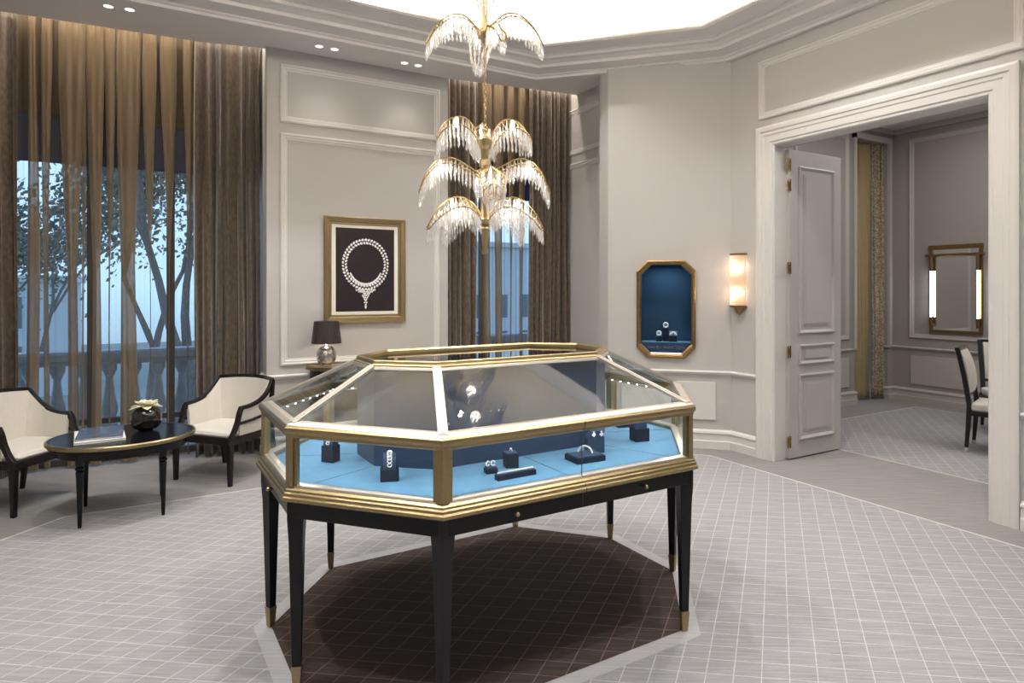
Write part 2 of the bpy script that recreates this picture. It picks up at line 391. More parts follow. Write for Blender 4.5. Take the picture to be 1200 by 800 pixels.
def frame(loc, rz, rects, mat='trim', raised=False):
    b = BM()
    for x0, x1, z0, z1 in rects:
        if raised: box(b, x0, x1, -.014, 0, z0, z1)
        else: wframe(b, x0, x1, z0, z1, PANEL)
    struct('trim_%d' % tn[0], b, M[mat], loc, rz, bevel=.004 if raised else 0); tn[0] += 1
for r_ in ([(.12, 1.77, 3.19, 3.75)], [(.12, 1.77, .86, 3.09)]): frame((1.0, 6.37, 0), 0, r_)
frame((4.44, 7.2, 0), R(-90), [(.25, 1.55, 3.19, 3.73)]); frame((4.44, 7.2, 0), R(-90), [(.25, 1.55, .86, 3.09)])
frame((5.05, 4.06, 0), R(-90), [(0, 2.11, 3.19, 3.74)])
frame((5.05, 1.8, 0), R(-90), [(.0, 1.6, .86, 3.09)])
frame((CH0.x, CH0.y, 0), R(-45), [(.135, 1.07, .285, .665)], 'trim', True)
bm = BM(); box(bm, -.0, .03, -.006, 0, .78, 3.87); struct('trim_%d' % tn[0], bm, M['wall'], (CH0.x, CH0.y, 0), R(-45)); tn[0] += 1
F9 = (9.43, 5.25, 0)
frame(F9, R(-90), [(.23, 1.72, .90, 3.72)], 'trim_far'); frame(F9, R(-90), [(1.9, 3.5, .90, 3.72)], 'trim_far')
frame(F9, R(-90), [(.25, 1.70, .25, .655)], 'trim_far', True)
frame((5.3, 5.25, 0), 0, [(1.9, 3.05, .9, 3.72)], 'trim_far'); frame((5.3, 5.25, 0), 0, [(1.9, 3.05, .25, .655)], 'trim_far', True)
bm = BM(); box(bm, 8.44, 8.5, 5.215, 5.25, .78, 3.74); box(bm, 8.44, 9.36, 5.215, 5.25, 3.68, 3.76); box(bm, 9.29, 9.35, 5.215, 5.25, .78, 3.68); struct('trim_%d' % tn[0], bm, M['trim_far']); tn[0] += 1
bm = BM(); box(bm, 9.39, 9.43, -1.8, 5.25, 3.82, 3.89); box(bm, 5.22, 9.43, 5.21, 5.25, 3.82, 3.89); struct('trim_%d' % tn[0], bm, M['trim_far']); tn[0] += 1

# doorway casing + open leaf
dr = sroot('door_1', (5.05, 4.075, 0), R(-90))
bm = BM(); CAS = [(0, 0), (0, .03), (.02, .036), (.05, .036), (.06, .028), (.085, .028), (.095, .022), (.15, .022), (.16, .014), (.178, .014), (.189, 0), (.189, -.17)]
wframe(bm, 0, 2.1, 0, 3.06 + .055, CAS, bottom=False)
obj('door_casing', bm, M['trim'], dr)
bm = BM(); wframe(bm, 0, 2.1, 0, 3.115, [(0, -.172), (0, -.19), (.189, -.19), (.189, -.172)], bottom=False); obj('rear_casing', bm, M['trim_far'], dr)
# leaf: hinged at (5.215,3.86), stands perpendicular to the wall, reaching U=5.99
leaf = sroot('door_2', (5.205, 3.845, .012), 0)          # local x 0..0.79 away from doorway, front face -y (seen from camera)
bm = BM(); box(bm, 0, .79, -.0, .045, 0, 2.885)
obj('door_slab', bm, M['door'], leaf, bevel=.003)
for i, (z0, z1) in enumerate(((1.16, 2.74), (.87, 1.06), (.16, .78))):
    bm = BM()
    wframe(bm, .13, .67, z0, z1, [(0, -.002), (0, .014), (.012, .02), (.024, .012), (.034, .0), (.035, -.002)])
    if i == 1: box(bm, .22, .58, -.012, .002, z0 + .055, z1 - .055)
    else:
        box(bm, .205, .595, -.006, .002, z0 + .075, z1 - .075); box(bm, .225, .575, -.011, .002, z0 + .095, z1 - .095)
    obj('door_panel', bm, M['door'], leaf)
for z in (.16, 1.0, 1.78, 2.55, 2.74):
    bm = BM()
    for k in (-.018, .018): lathe(bm, [(.0075, z - .055), (.0075, z + .055)], 10, (-.012 + k, -.008))
    box(bm, -.03, .01, -.010, .006, z - .012, z + .012); lathe(bm, [(.01, z - .03), (.01, z + .03)], 10, (-.012, -.008))
    obj('door_hinge', bm, M['gold_dark'], leaf)

# ------------------------------------------------------------------ windows
def window(n, x0, x1, y, mull, z1=3.12, zb=2.74):
    w = sroot('window_%d' % n, (0, 0, 0))
    b = BM(); box(b, x0, x1, y, y + .06, z1, z1 + .07); box(b, x0, x1, y, y + .06, 0, .06); box(b, x0, x0 + .06, y, y + .06, 0, 3.45); box(b, x1 - .06, x1, y, y + .06, 0, 3.45)
    for m_ in mull: box(b, m_ - .035, m_ + .035, y - .01, y + .06, 0, 3.45)
    box(b, x0, x1, y, y + .05, .35, .40)
    obj('window_frame', b, M['frame'], w)
    b = BM(); box(b, x0, x1, y + .03, y + .036, 0, 3.45); obj('window_pane', b, M['pane'], w)
    b = BM(); box(b, x0 + .01, x1 - .01, y - .06, y - .052, z1 + .03, 4.3); obj('upper_blind', b, M['brownblind'], w)
    b = BM(); box(b, x0 + .05, x1 - .05, y - .03, y - .025, zb, z1 + .01); box(b, x0 + .05, x1 - .05, y - .035, y - .02, zb - .02, zb); obj('lower_blind', b, M['blind'], w)
window(1, -1.55, .95, 6.99, [-.42, .22][:1] + [.22 - .0])
window(2, 2.87, 4.44, 6.99, [3.62])
w3 = sroot('window_3', (0, 0, 0))
b = BM(); box(b, 8.5, 8.56, 5.8, 5.86, 0, 3.4); box(b, 9.2, 9.29, 5.8, 5.86, 0, 3.4); box(b, 8.5, 9.29, 5.8, 5.86, 3.3, 3.4); obj('window_frame', b, M['frame'], w3)
b = BM(); box(b, 8.5, 9.29, 5.82, 5.826, 0, 3.4); obj('window_pane', b, M['pane'], w3)

# ------------------------------------------------------------------ curtains
def heavy(name, label, p0, p1, npl, amp, seed, mat='velvet', top=4.02, group=None, bot=.015):
    rnd = random.Random(seed); p0 = Vector(p0); p1 = Vector(p1); d = p1 - p0; Ln = d.length; d.normalize(); nrm = Vector((d.y, -d.x))
    ph = [rnd.uniform(-.6, .6) for _ in range(npl + 2)]; am = [rnd.uniform(.65, 1.15) for _ in range(npl + 2)]
    cols = npl * 12; rows = 26; bm = BM(); g = []
    for j in range(rows + 1):
        f = j / rows; z = bot + (top - bot) * f; row = []
        for i in range(cols + 1):
            t = i / cols; k = min(max(t * npl + .32 * math.sin(t * npl * 2.1 + seed) * math.sin(PI * t), 0), npl); ki = int(min(k, npl - 1))
            u = k - ki; a = am[ki] * (1 - u) + am[ki + 1] * u; q = ph[ki] * (1 - u) + ph[ki + 1] * u
            s = math.sin(2 * PI * k + q + .35 * math.sin(3 * f + q * 3))
            s = math.copysign(abs(s) ** .6, s)
            off = amp * a * s * (1.0 - .25 * f) + .006 * math.sin(2 * PI * k * 2.7 + 5 * f + seed)
            x = p0 + d * (Ln * t + .012 * math.sin(2 * PI * k * 2 + q) + .01 * math.sin(4 * f + q * 4)) + nrm * off
            row.append(bm.verts.new((x.x, x.y, z)))
        g.append(row)
    for j in range(rows):
        for i in range(cols): face(bm, [g[j][i], g[j][i + 1], g[j + 1][i + 1], g[j + 1][i]])
    o = obj(name, bm, M[mat], smooth=True)
    s = o.modifiers.new('thick', 'SOLIDIFY'); s.thickness = .004
    return tag(o, label, 'curtain', group)
def sheer(name, label, p0, p1, bunch, seed, mat='sheer', top=4.03, wave=6):
    """bunch: list of (pos along, half width low, mid, top, passes)"""
    rnd = random.Random(seed); p0 = Vector(p0); p1 = Vector(p1); d = p1 - p0; Ln = d.length; d.normalize(); nrm = Vector((d.y, -d.x))
    rows = 40; segs = []; prev = 0.0
    path = []                         # list of (kind, data) samples
    for (c, wl, wm, wt, n) in bunch + [(Ln, 0, 0, 0, 0)]:
        k = max(4, int((c - prev) / .012)); path.append(('open', prev, c, k))
        if n: path.append(('bunch', c, (wl, wm, wt), n))
        prev = c
    bm = BM(); g = []; marks = set()
    for j in range(rows + 1):
        f = j / rows; z = .02 + (top - .02) * (f ** .93); f = z / top; row = []
        def wid(w):
            wl, wm, wt = w
            return wl + (wm - wl) * min(f / .45, 1) ** 1.0 if f < .45 else wm + (wt - wm) * min((f - .45) / .42, 1)
        def add(s, o):
            gz = max(0, (f - .93) / .07)
            o += .006 * gz * math.sin(s * 220)
            p = p0 + d * s + nrm * o; row.append(bm.verts.new((p.x, p.y, z)))
        for i, seg in enumerate(path):
            if seg[0] == 'open':
                _, a, b_, k = seg
                wa = wid(path[i - 1][2]) if i > 0 and path[i - 1][0] == 'bunch' else 0
                wb = wid(path[i + 1][2]) if i + 1 < len(path) and path[i + 1][0] == 'bunch' else 0
                A, B = a + wa, b_ - wb
                if B < A: A = B = (A + B) / 2
                for q in range(k):
                    t = q / k; s = A + (B - A) * t
                    add(s, (.010 + .012 * max(0, f - .6)) * math.sin(2 * PI * s * wave * 2.2 + seed) + .012 * math.sin(s * 5 + f * 2.5 + seed))
            else:
                _, c, w, n = seg; ww = wid(w); N = max(16, n * 6); cc = c + .006 * math.sin(f * 6 + c * 30)
                for q in range(N + 1):
                    t = q / N; ang = PI * t
                    dep = min(.05, ww * .9) * math.sin(ang) ** .7
                    add(cc - ww * math.cos(ang), dep + .10 * ww * math.sin(ang) * math.sin(ang * n * 1.0 + f * 2 + c * 9))
                    marks.add(len(row) - 1) if q else None
        g.append(row)
    for j in range(rows):
        for i in range(len(g[0]) - 1): face(bm, [g[j][i], g[j][i + 1], g[j + 1][i + 1], g[j + 1][i]], 1 if (i + 1) in marks else 0)
    return tag(obj(name, bm, [M[mat], M['fold']], smooth=True), label, 'sheer curtain')
heavy('velvet_curtain', 'brown velvet curtain at the left edge of the room, left of the wide window', (-1.75, 6.87), (-.93, 6.77), 7, .06, 1, group='heavy velvet curtains')
heavy('velvet_curtain', 'brown velvet curtain hanging between the wide window and the framed necklace picture', (.41, 6.71), (.975, 6.63), 6, .06, 2)
heavy('velvet_curtain', 'brown velvet curtain directly right of the framed necklace picture', (2.90, 6.50), (3.28, 6.45), 5, .045, 3)
heavy('velvet_curtain', 'brown velvet curtain beside the corner, right side of the narrow window behind the chandelier', (3.90, 6.36), (4.42, 6.30), 7, .05, 4)
# bunch positions on the line from (-1.0,6.80) to (.5,6.67)
def sp(px_, y0=6.90, y1=6.80):
    r = (px_ - 600) / 746; S, C = .5, math.sqrt(3) / 2; V = (y0 + y1) / 2; Z = V / (C - r * S); return Z * (r * C + S) + 1.0
sheer('sheer_curtain', 'wide bronze sheer curtain across the large window behind the oval side table', (-1.0, 6.90), (.46, 6.80),
      [(sp(38), .045, .045, .03, 5), (sp(54), .022, .016, .04, 5), (sp(85), .042, .034, .105, 7), (sp(98), .010, .008, .02, 3), (sp(113), .042, .028, .07, 6), (sp(129), .006, .006, .045, 4), (sp(151), .075, .055, .10, 7), (sp(176), .003, .003, .06, 4), (sp(198), .003, .003, .07, 4), (sp(221), .005, .005, .05, 3)], 11)
sheer('sheer_curtain', 'narrow bronze sheer curtain between two velvet curtains behind the chandelier', (3.2, 6.64), (4.0, 6.55),
      [(.05, .02, .02, .03, 3), (.13, .012, .012, .03, 3), (.26, .065, .055, .07, 5), (.42, .045, .04, .065, 5), (.58, .008, .008, .045, 2), (.72, .02, .02, .045, 3)], 12)
heavy('patterned_curtain', 'patterned gold velvet curtain in the next room, right beside the far corner', (9.06, 5.36), (9.28, 5.31), 4, .03, 5, 'velvet2', 3.80)
heavy('gold_sheer_curtain', 'plain golden sheer curtain in the next room, just left of the patterned curtain', (8.66, 5.38), (9.07, 5.36), 4, .035, 6, 'sheer_gold', 3.80)

# ------------------------------------------------------------------ display case
def octp(a, b, c, d): return [(-a, -b), (a, -b), (c, -d), (c, d), (a, b), (-a, b), (-c, d), (-c, -d)]
case = thing('display_case', 'octagonal glass jewellery display case with gold frame on eight black tapered legs', 'display case', (CX, CY, 0), TR)
B0 = case_oct(0)
bm = BM(); sweep(bm, B0, [(-.05, .695), (.005, .695), (.005, .768), (-.05, .768)]); obj('apron', bm, M['blacksat'], case, bevel=.003)
for i, p in enumerate(B0):
    a = Vector(p); ang = math.atan2(p[1], p[0]);
    prv, nx = Vector(B0[i - 1]), Vector(B0[(i + 1) % 8]); dd = ((a - prv).normalized() + (a - nx).normalized()).normalized()
    ang = math.atan2(dd.y, dd.x) + PI / 4
    c = a - dd * .03
    def sqr(w, z): return [(c.x + w * math.cos(ang + k * PI / 2 + PI / 4) * .7071 * 2 / 1, c.y + w * math.sin(ang + k * PI / 2 + PI / 4) * .7071 * 2 / 1, z) for k in range(4)]
    bm = BM(); loft(bm, [sqr(.0165, .09), sqr(.027, .60), sqr(.032, .69), sqr(.032, .76)]); lg = obj('leg', bm, M['blacksat'], case, bevel=.002)
    bm = BM(); loft(bm, [sqr(.0135, .004), sqr(.0185, .085), sqr(.0195, .087), sqr(.0195, .098)]); obj('brass_foot', bm, M['gold'], lg, bevel=.001)
LOW = [(-.04, .765), (.028, .765), (.034, .770), (.034, .782), (.026, .786), (.026, .797), (.018, .801), (.018, .808), (.006, .818), (-.04, .818)]
bm = BM(); sweep(bm, B0, LOW); obj('lower_frame', bm, M['gold'], case, bevel=.0015)
bm = BM(); sweep(bm, B0, [(.008, .8185), (.004, .826), (-.012, .829), (-.038, .824), (-.038, .8185)]); obj('sill_strip', bm, M['silver'], case)
UP = [(-.03, 1.012), (.008, 1.012), (.014, 1.016), (.014, 1.026), (.020, 1.030), (.024, 1.040), (.024, 1.052), (.016, 1.059), (-.03, 1.062)]
bm = BM(); sweep(bm, B0, UP); obj('upper_frame', bm, M['gold'], case, bevel=.0015)
bm = BM(); sweep(bm, B0, [(.016, 1.0595), (.012, 1.064), (-.008, 1.072), (-.03, 1.074), (-.03, 1.062)]); obj('rim_strip', bm, M['silver'], case, bevel=.001)
for i, p in enumerate(B0):
    prv, a, nx = Vector(B0[i - 1]), Vector(p), Vector(B0[(i + 1) % 8]); e0 = (prv - a).normalized(); e1 = (nx - a).normalized()
    n0 = Vector((-e0.y, e0.x)); n0 = n0 if n0.dot(a) > 0 else -n0; n1 = Vector((e1.y, -e1.x)); n1 = n1 if n1.dot(a) > 0 else -n1
    mit = (n0 + n1); mit = mit * (1 / mit.dot(n0))
    po = a + mit * .012; pi_ = a - mit * .014
    bm = BM(); w = .036
    pts = [a + e0 * w + n0 * .006, a + e0 * w * .62 + n0 * .006, a + e0 * w * .6 + n0 * .013, a + e0 * w * .2 + n0 * .013, po, a + e1 * w * .2 + n1 * .013, a + e1 * w * .6 + n1 * .013, a + e1 * w * .62 + n1 * .006, a + e1 * w + n1 * .006, a + e1 * w - n1 * .012, pi_, a + e0 * w - n0 * .012]
    prism(bm, [tuple(q) for q in pts], .82, 1.018); obj('post', bm, M['gold'], case)
TOPO = octp(.45, .335, .675, .13)
# glass panels of the side and the sloping top
IN = case_oct(-.004)
for i in range(8):
    a, b_ = Vector(IN[i]), Vector(IN[(i + 1) % 8])
    bm = BM(); n = Vector((b_ - a).yx) ; n = Vector((n.x, -n.y)).normalized() * .004
    prism(bm, [tuple(a), tuple(b_), tuple(b_ - n), tuple(a - n)][0:4], .815, 1.02); obj('side_glass', bm, M['glass'], case)
up = case_oct(-.01)
for i in range(8):
    a, b_ = Vector((*up[i], 1.066)), Vector((*up[(i + 1) % 8], 1.066)); c, d = Vector((*TOPO[(i + 1) % 8], 1.248)), Vector((*TOPO[i], 1.248))
    n = (b_ - a).cross(d - a).normalized() * .004; bm = BM()
    loft(bm, [[tuple(v) for v in (a, b_, c, d)], [tuple(v - n) for v in (a, b_, c, d)]]); obj('sloping_glass', bm, M['glass'], case)
    bm = BM(); w0 = Vector((*B0[i], 1.064)); w1 = Vector((*TOPO[i], 1.25)); dd = Vector((B0[i][0], B0[i][1], 0)).normalized() * .006
    tube(bm, [w0 - dd, w1], 1, sq=(.038, .014)); tube(bm, [w0 - dd + Vector((0, 0, .006)), w1 + Vector((0, 0, .006))], 1, sq=(.020, .010))
    obj('hip_bar', bm, M['silver'], case, bevel=.001)
bm = BM(); sweep(bm, TOPO, [(-.035, 1.236), (.012, 1.236), (.016, 1.240), (.010, 1.252), (-.035, 1.252)]); obj('top_rail', bm, M['silver'], case, bevel=.001)
bm = BM(); sweep(bm, TOPO, [(-.03, 1.25), (.006, 1.25), (.006, 1.258), (-.006, 1.262), (-.012, 1.276), (-.022, 1.279), (-.028, 1.27)]); obj('top_frame', bm, M['brass'], case, bevel=.001)
bm = BM(); prism(bm, offs(TOPO, -.02), 1.252, 1.256); obj('top_glass', bm, M['topglass'], case)
bm = BM(); prism(bm, offs(TOPO, -.012), .80, 1.238); obj('plinth', bm, M['navy'], case)
bm = BM(); prism(bm, case_oct(-.02), .772, .80); prism(bm, case_oct(-.045), .80, .803); obj('deck', bm, M['blue'], case)
def seam(p, q):
    b = BM(); tube(b, [(*p, .8032), (*q, .8032)], 1, sq=(.003, .0015)); obj('deck_seam', b, M['navy'], case)
for i in range(8): seam(Vector(TOPO[i]), Vector(case_oct(-.03)[i]))
seam((0, -.33), (0, -.74)); seam((0, .33), (0, .74))
for s in (-1, 1):
    bm = BM(); y = s * .786
    for z0, z1, o_ in ((.697, .766, .006), (.766, .786, .0345), (.786, .80, .0265), (.80, .826, .006), (.826, 1.013, .0005), (1.013, 1.03, .0145), (1.03, 1.056, .0245)):
        box(bm, -.0016, .0016, s * (.786 + o_) - .0006, s * (.786 + o_) + .0012, z0, z1)
    obj('frame_seam', bm, M['frame'], case)
for (x, y, dx, dy) in ((-.33, -.79, 0, -1), (.33, -.79, 0, -1), (-.33, .79, 0, 1), (.33, .79, 0, 1), (-1.066, 0, -1, 0), (1.066, 0, 1, 0)):
    bm = BM(); z = .735
    tube(bm, [(x, y, z), (x + dx * .012, y + dy * .012, z), (x + dx * .016, y + dy * .016, z), (x + dx * .03, y + dy * .03, z), (x + dx * .034, y + dy * .034, z)], [.004, .004, .008, .009, .006], 10)
    obj('drawer_knob', bm, M['brass'], case, smooth=True)
ledp = case_oct(-.045); bm = BM(); lathe(bm, [(.0045, 0), (.0045, .006)], 8); led0 = obj('led', bm, M['led'], case); first = True
for i in range(8):
    a, b_ = Vector(ledp[i]), Vector(ledp[(i + 1) % 8]); n = max(3, int((b_ - a).length / .075))
    for k in range(n):
        q = a.lerp(b_, (k + .5) / n); o = led0 if first else led0.copy()
        if not first: COL.objects.link(o)
        first = False; o.location = (q.x, q.y, 1.020)
bm = BM(); sweep(bm, case_oct(-.034), [(-.02, 1.026), (0, 1.026), (0, 1.034), (-.02, 1.034)]); obj('led_rail', bm, M['metal'], case)

# ------------------------------------------------------------------ jewellery and its stands in the case
ZD = .8035
def R2(o, loc, rz): o.location = loc; o.rotation_euler = (0, 0, rz); return o
def ring_mesh(bm, c, r, t, axis='y', seg=20, a0=0, a1=2 * PI):
    pts = []
    for k in range(seg + 1):
        a = a0 + (a1 - a0) * k / seg
        pts.append((c[0] + r * math.cos(a), c[1], c[2] + r * math.sin(a)) if axis == 'y' else (c[0], c[1] + r * math.cos(a), c[2] + r * math.sin(a)))
    tube(bm, pts, t, 6); return bm
def pillow_block(bm, w, d, z0, z1, n=8, slant=.3):
    """stand with a curved front face and a flat back (front = -y)"""
    prof = [(d / 2, z0), (d / 2, z1)]
    for k in range(n + 1):
        a = PI / 2 * k / n; prof.append((d / 2 - d * math.sin(a) * .96 - .0, z0 + (z1 - z0) * math.cos(a) ** .7 if k < n else z0))
    r0 = [(-w / 2, y, z) for y, z in prof]; r1 = [(w / 2, y, z) for y, z in prof]
    return loft(bm, [r0, r1])
def bracelet_on_stand(loc, rz, label, h=.06):
    t = thing('bracelet_stand', label, 'jewellery stand', loc, rz)
    b = BM(); box(b, -.038, .038, -.032, .032, 0, .048); obj('base_block', b, M['navyl'], t, bevel=.0015)
    b = BM(); pillow_block(b, .050, .045, .048, .048 + h); obj('bracelet_cushion', b, M['navy'], t, smooth='auto')
    return t
def bracelet(loc, rz, label, h=.06):
    t = thing('diamond_bracelet', label, 'bracelet', loc, rz); b = BM(); n = 6
    for k in range(n):
        a = PI / 2 * (k + .4) / n; y = .0225 - .045 * math.sin(a) * .96 - .003; z = .048 + h * math.cos(a) ** .7 + .002
        tl = math.atan2(math.cos(a), math.sin(a))
        pts = [(.009 * math.cos(q * PI / 4 + PI / 8), y + .006 * math.sin(q * PI / 4 + PI / 8) * math.cos(PI / 2 - tl + .0) * .9, z + .007 * math.sin(q * PI / 4 + PI / 8)) for q in range(8)]
        tube(b, pts, .0026, 5, closed=True)
    obj('gem_links', b, M['diamond'], t); return t
def case_xy(x, y): return (x, y)
rb = R(-18)
bracelet_on_stand((.885, 2.555, ZD), rb, 'navy stand with curved cushion at the front left of the case, carrying a link bracelet', .06)
bracelet((.885, 2.555, ZD), rb, 'diamond link bracelet draped over the navy stand at the front left of the case')
t = thing('bracelet_stand', 'navy angled stand nearest the left end of the display case', 'jewellery stand', (.745, 2.965, ZD), R(-50))
b = BM(); box(b, -.032, .032, -.028, .028, 0, .075); obj('base_block', b, M['navyl'], t, bevel=.0015)
b = BM(); pillow_block(b, .050, .045, .075, .115); obj('bracelet_cushion', b, M['navy'], t, smooth='auto')
bracelet((.745, 2.965, ZD + .027), R(-50), 'small diamond bracelet on the stand nearest the left end of the case', .04)
# earrings
t = thing('earring_stand', 'small low navy stand left of the tall cube, under a pair of earrings', 'jewellery stand', (1.30, 2.435, ZD), R(-8))
b = BM(); box(b, -.026, .026, -.022, .022, 0, .020); obj('base_block', b, M['navyl'], t, bevel=.0015); b = BM(); box(b, -.022, .022, -.018, .018, .02, .026); obj('top_pad', b, M['navy'], t, bevel=.001)
def hoop(loc, rz, label, group):
    o = obj('hoop_earring', ring_mesh(BM(), (0, 0, .013), .0095, .0035, 'y', 16, .3, 2 * PI - .6), M['diamond']); R2(o, loc, rz); return tag(o, label, 'earring', group)
hoop((1.288, 2.44, ZD + .026), R(20), 'left diamond hoop earring on the small low stand', None)
hoop((1.312, 2.436, ZD + .026), R(-20), 'right diamond hoop earring on the small low stand', None)
# ring cube
t = thing('ring_stand', 'tall navy cube stand behind the long slim bracelet box', 'jewellery stand', (1.42, 2.47, ZD), R(-15))
b = BM(); box(b, -.029, .029, -.029, .029, 0, .062); obj('base_block', b, M['navyl'], t, bevel=.0015); b = BM(); box(b, -.026, .026, -.026, .026, .062, .066); obj('top_pad', b, M['navy'], t, bevel=.001)
b = BM(); ring_mesh(b, (0, 0, .004), .008, .0016, 'x', 16, 0, PI); lathe(b, [(.004, .011), (.0065, .015), (.003, .018)], 8)
tag(R2(obj('diamond_ring', b, M['diamond']), (1.42, 2.47, ZD + .066), R(20)), 'pale gem ring standing on top of the tall navy cube', 'ring')
t = thing('bracelet_box', 'long slim navy box carrying a straight bracelet', 'jewellery stand', (1.36, 2.325, ZD), R(2))
b = BM(); box(b, -.095, .095, -.016, .016, 0, .022); obj('base_block', b, M['navyl'], t, bevel=.0015); b = BM(); box(b, -.09, .09, -.012, .012, .022, .026); obj('top_pad', b, M['navy'], t, bevel=.001)
b = BM()
for k in range(30): lathe(b, [(.003, .026), (.0042, .029), (.003, .032)], 6, (-.087 + k * .006, 0))
tag(R2(obj('tennis_bracelet', b, M['diamond']), (1.36, 2.325, ZD), R(2)), 'straight row of diamonds on the long slim navy box', 'bracelet')
t = thing('bangle_tray', 'flat square navy tray right of the middle seam of the case', 'jewellery tray', (1.775, 2.395, ZD), R(-3))
b = BM(); box(b, -.078, .078, -.055, .055, 0, .026); obj('base_block', b, M['navyl'], t, bevel=.0015); b = BM(); box(b, -.072, .072, -.049, .049, .026, .03); obj('top_pad', b, M['navy'], t, bevel=.001)
b = BM(); ring_mesh(b, (0, 0, 0), .035, .0042, 'y', 20, R(8), R(172)); ring_mesh(b, (0, .011, 0), .033, .003, 'y', 20, R(8), R(172))
tag(R2(obj('diamond_bangle', b, M['diamond']), (1.775, 2.395, ZD + .03), R(-52)), 'curved diamond bangle lying on the flat square tray', 'bracelet')
t = thing('earring_stand', 'tall navy stand with cut corners behind the flat square tray', 'jewellery stand', (1.895, 2.475, ZD), R(-12))
b = BM(); loft(b, [[(x, y, z) for x, z in ((-.045, 0), (.045, 0), (.045, .075), (.02, .105), (-.02, .105), (-.045, .075))] for y in (-.012, .03)]); obj('back_board', b, M['navy'], t, bevel=.001)
for sx in (-1, 1):
    b = BM()
    for (dx, dz) in ((0, 0), (.007, -.006), (-.007, -.006), (0, -.012), (0, .006)): sphere(b, (dx, 0, dz), .005, 6, 4)
    o = R2(obj('drop_earring', b, M['diamond']), (1.895 + sx * .02, 2.455 - sx * .004, ZD + .098), 0)
    tag(o, ('left' if sx < 0 else 'right') + ' gem cluster earring on the tall stand behind the square tray', 'earring')
t = thing('necklace_stand', 'navy two-tier block stand near the right end of the case', 'jewellery stand', (2.25, 2.56, ZD), R(-10))
b = BM(); box(b, -.04, .04, -.035, .035, 0, .068); obj('base_block', b, M['navyl'], t, bevel=.0015); b = BM(); box(b, -.034, .034, -.02, .03, .068, .115); obj('upper_block', b, M['navy'], t, bevel=.001)
t = thing('ring_stand', 'low navy stand deep in the case, toward the far right corner', 'jewellery stand', (2.40, 2.87, ZD), R(-10))
b = BM(); box(b, -.05, .05, -.035, .035, 0, .022); obj('base_block', b, M['navyl'], t, bevel=.0015); b = BM(); box(b, -.03, .03, -.02, .02, .022, .05); obj('upper_block', b, M['navy'], t, bevel=.001)

# ------------------------------------------------------------------ armchairs
def armchair(label, loc, rz):
    t = thing('armchair', label, 'armchair', loc, rz)
    half = [(-.292, -.13, .615), (-.298, -.03, .622), (-.303, .06, .642), (-.305, .135, .682), (-.300, .195, .738), (-.288, .245, .80)]
    back = [(-.15, .298, .808), (0, .31, .812), (.15, .298, .808)]
    ctrl = half + back + [(-x, y, z) for x, y, z in half[::-1]]
    top = []
    for seg in (half, [half[-1]] + back + [(-half[-1][0], half[-1][1], half[-1][2])], [(-x, y, z) for x, y, z in half[::-1]]):
        c = catmull(seg, 5); top += c if not top else c[1:]
    def low(p):                                    # corresponding point at seat height, less rake
        k = max(0, p.y) / .3; return Vector((p.x * (.945 - .20 * k * k), p.y - max(0, p.y) * .12, .36))
    n = len(top)
    b = BM(); gi, go = [], []
    for p in top:
        q = low(p); inn = Vector((-p.x * .06, -.02 if p.y > .1 else 0, 0)); ci, co = [], []
        for k in range(7):
            f = k / 6; w = q.lerp(p - Vector((0, 0, .012)), f); bulge = math.sin(PI * f) * .5
            ci.append(b.verts.new(w + inn * (1.2 + bulge))); co.append(b.verts.new(w + inn * .1))
        gi.append(ci); go.append(co)
    for i in range(n - 1):
        for k in range(6):
            face(b, [gi[i][k], gi[i + 1][k], gi[i + 1][k + 1], gi[i][k + 1]]); face(b, [go[i][k], go[i][k + 1], go[i + 1][k + 1], go[i + 1][k]])
        face(b, [gi[i][6], gi[i + 1][6], go[i + 1][6], go[i][6]]); face(b, [gi[i][0], go[i][0], go[i + 1][0], gi[i + 1][0]])
    for i in (0, n - 1):
        for k in range(6): face(b, [gi[i][k], gi[i][k + 1], go[i][k + 1], go[i][k]])
    obj('backrest', b, M['fabric'], t, smooth='auto')
    b = BM(); tube(b, top, 1, sq=(.030, .030)); obj('top_rail', b, M['espresso'], t, bevel=.006)
    for s in (-1, 1):
        b = BM(); pts = catmull([(s * .292, -.125, .622), (s * .294, -.155, .57), (s * .292, -.175, .50), (s * .290, -.215, .42), (s * .286, -.245, .37), (s * .285, -.245, .30)], 4)
        tube(b, pts, 1, sq=(.034, .038)); obj('arm_post', b, M['espresso'], t, bevel=.005)
        b = BM(); tube(b, catmull([(s * .294, -.175, .49), (s * .302, 0, .50), (s * .288, .215, .52)], 4), 1, sq=(.022, .022)); obj('side_bar', b, M['espresso'], t, bevel=.004)
        b = BM(); loft(b, [[(s * .285 + a * .015, -.245 + c * .015, 0) for a, c in ((-1, -1), (1, -1), (1, 1), (-1, 1))], [(s * .285 + a * .022, -.245 + c * .022, .33) for a, c in ((-1, -1), (1, -1), (1, 1), (-1, 1))]]); obj('leg', b, M['espresso'], t, bevel=.003)
        b = BM(); tube(b, [(s * .29, .30, 0), (s * .28, .25, .30), (s * .285, .225, .45), (s * .292, .25, .80)], [.8, 1.05, 1, .8], sq=(.034, .036)); obj('leg', b, M['espresso'], t, bevel=.003)
    b = BM(); rp = [(-.285, -.245), (.285, -.245), (.285, .25), (-.285, .25)]; sweep(b, rp, [(-.022, .328), (.012, .328), (.014, .333), (.014, .38), (.008, .388), (-.022, .388)]); obj('seat_rail', b, M['espresso'], t)
    b = BM(); box(b, -.268, .268, -.25, .23, .38, .435)
    o = obj('seat', b, M['fabric'], t, smooth=True); bv = o.modifiers.new('b', 'BEVEL'); bv.width = .028; bv.segments = 4
    return t
armchair('cream armchair with dark wood frame right of the oval side table', (.60, 6.00 - .03, 0), -math.atan2(.76, .65))
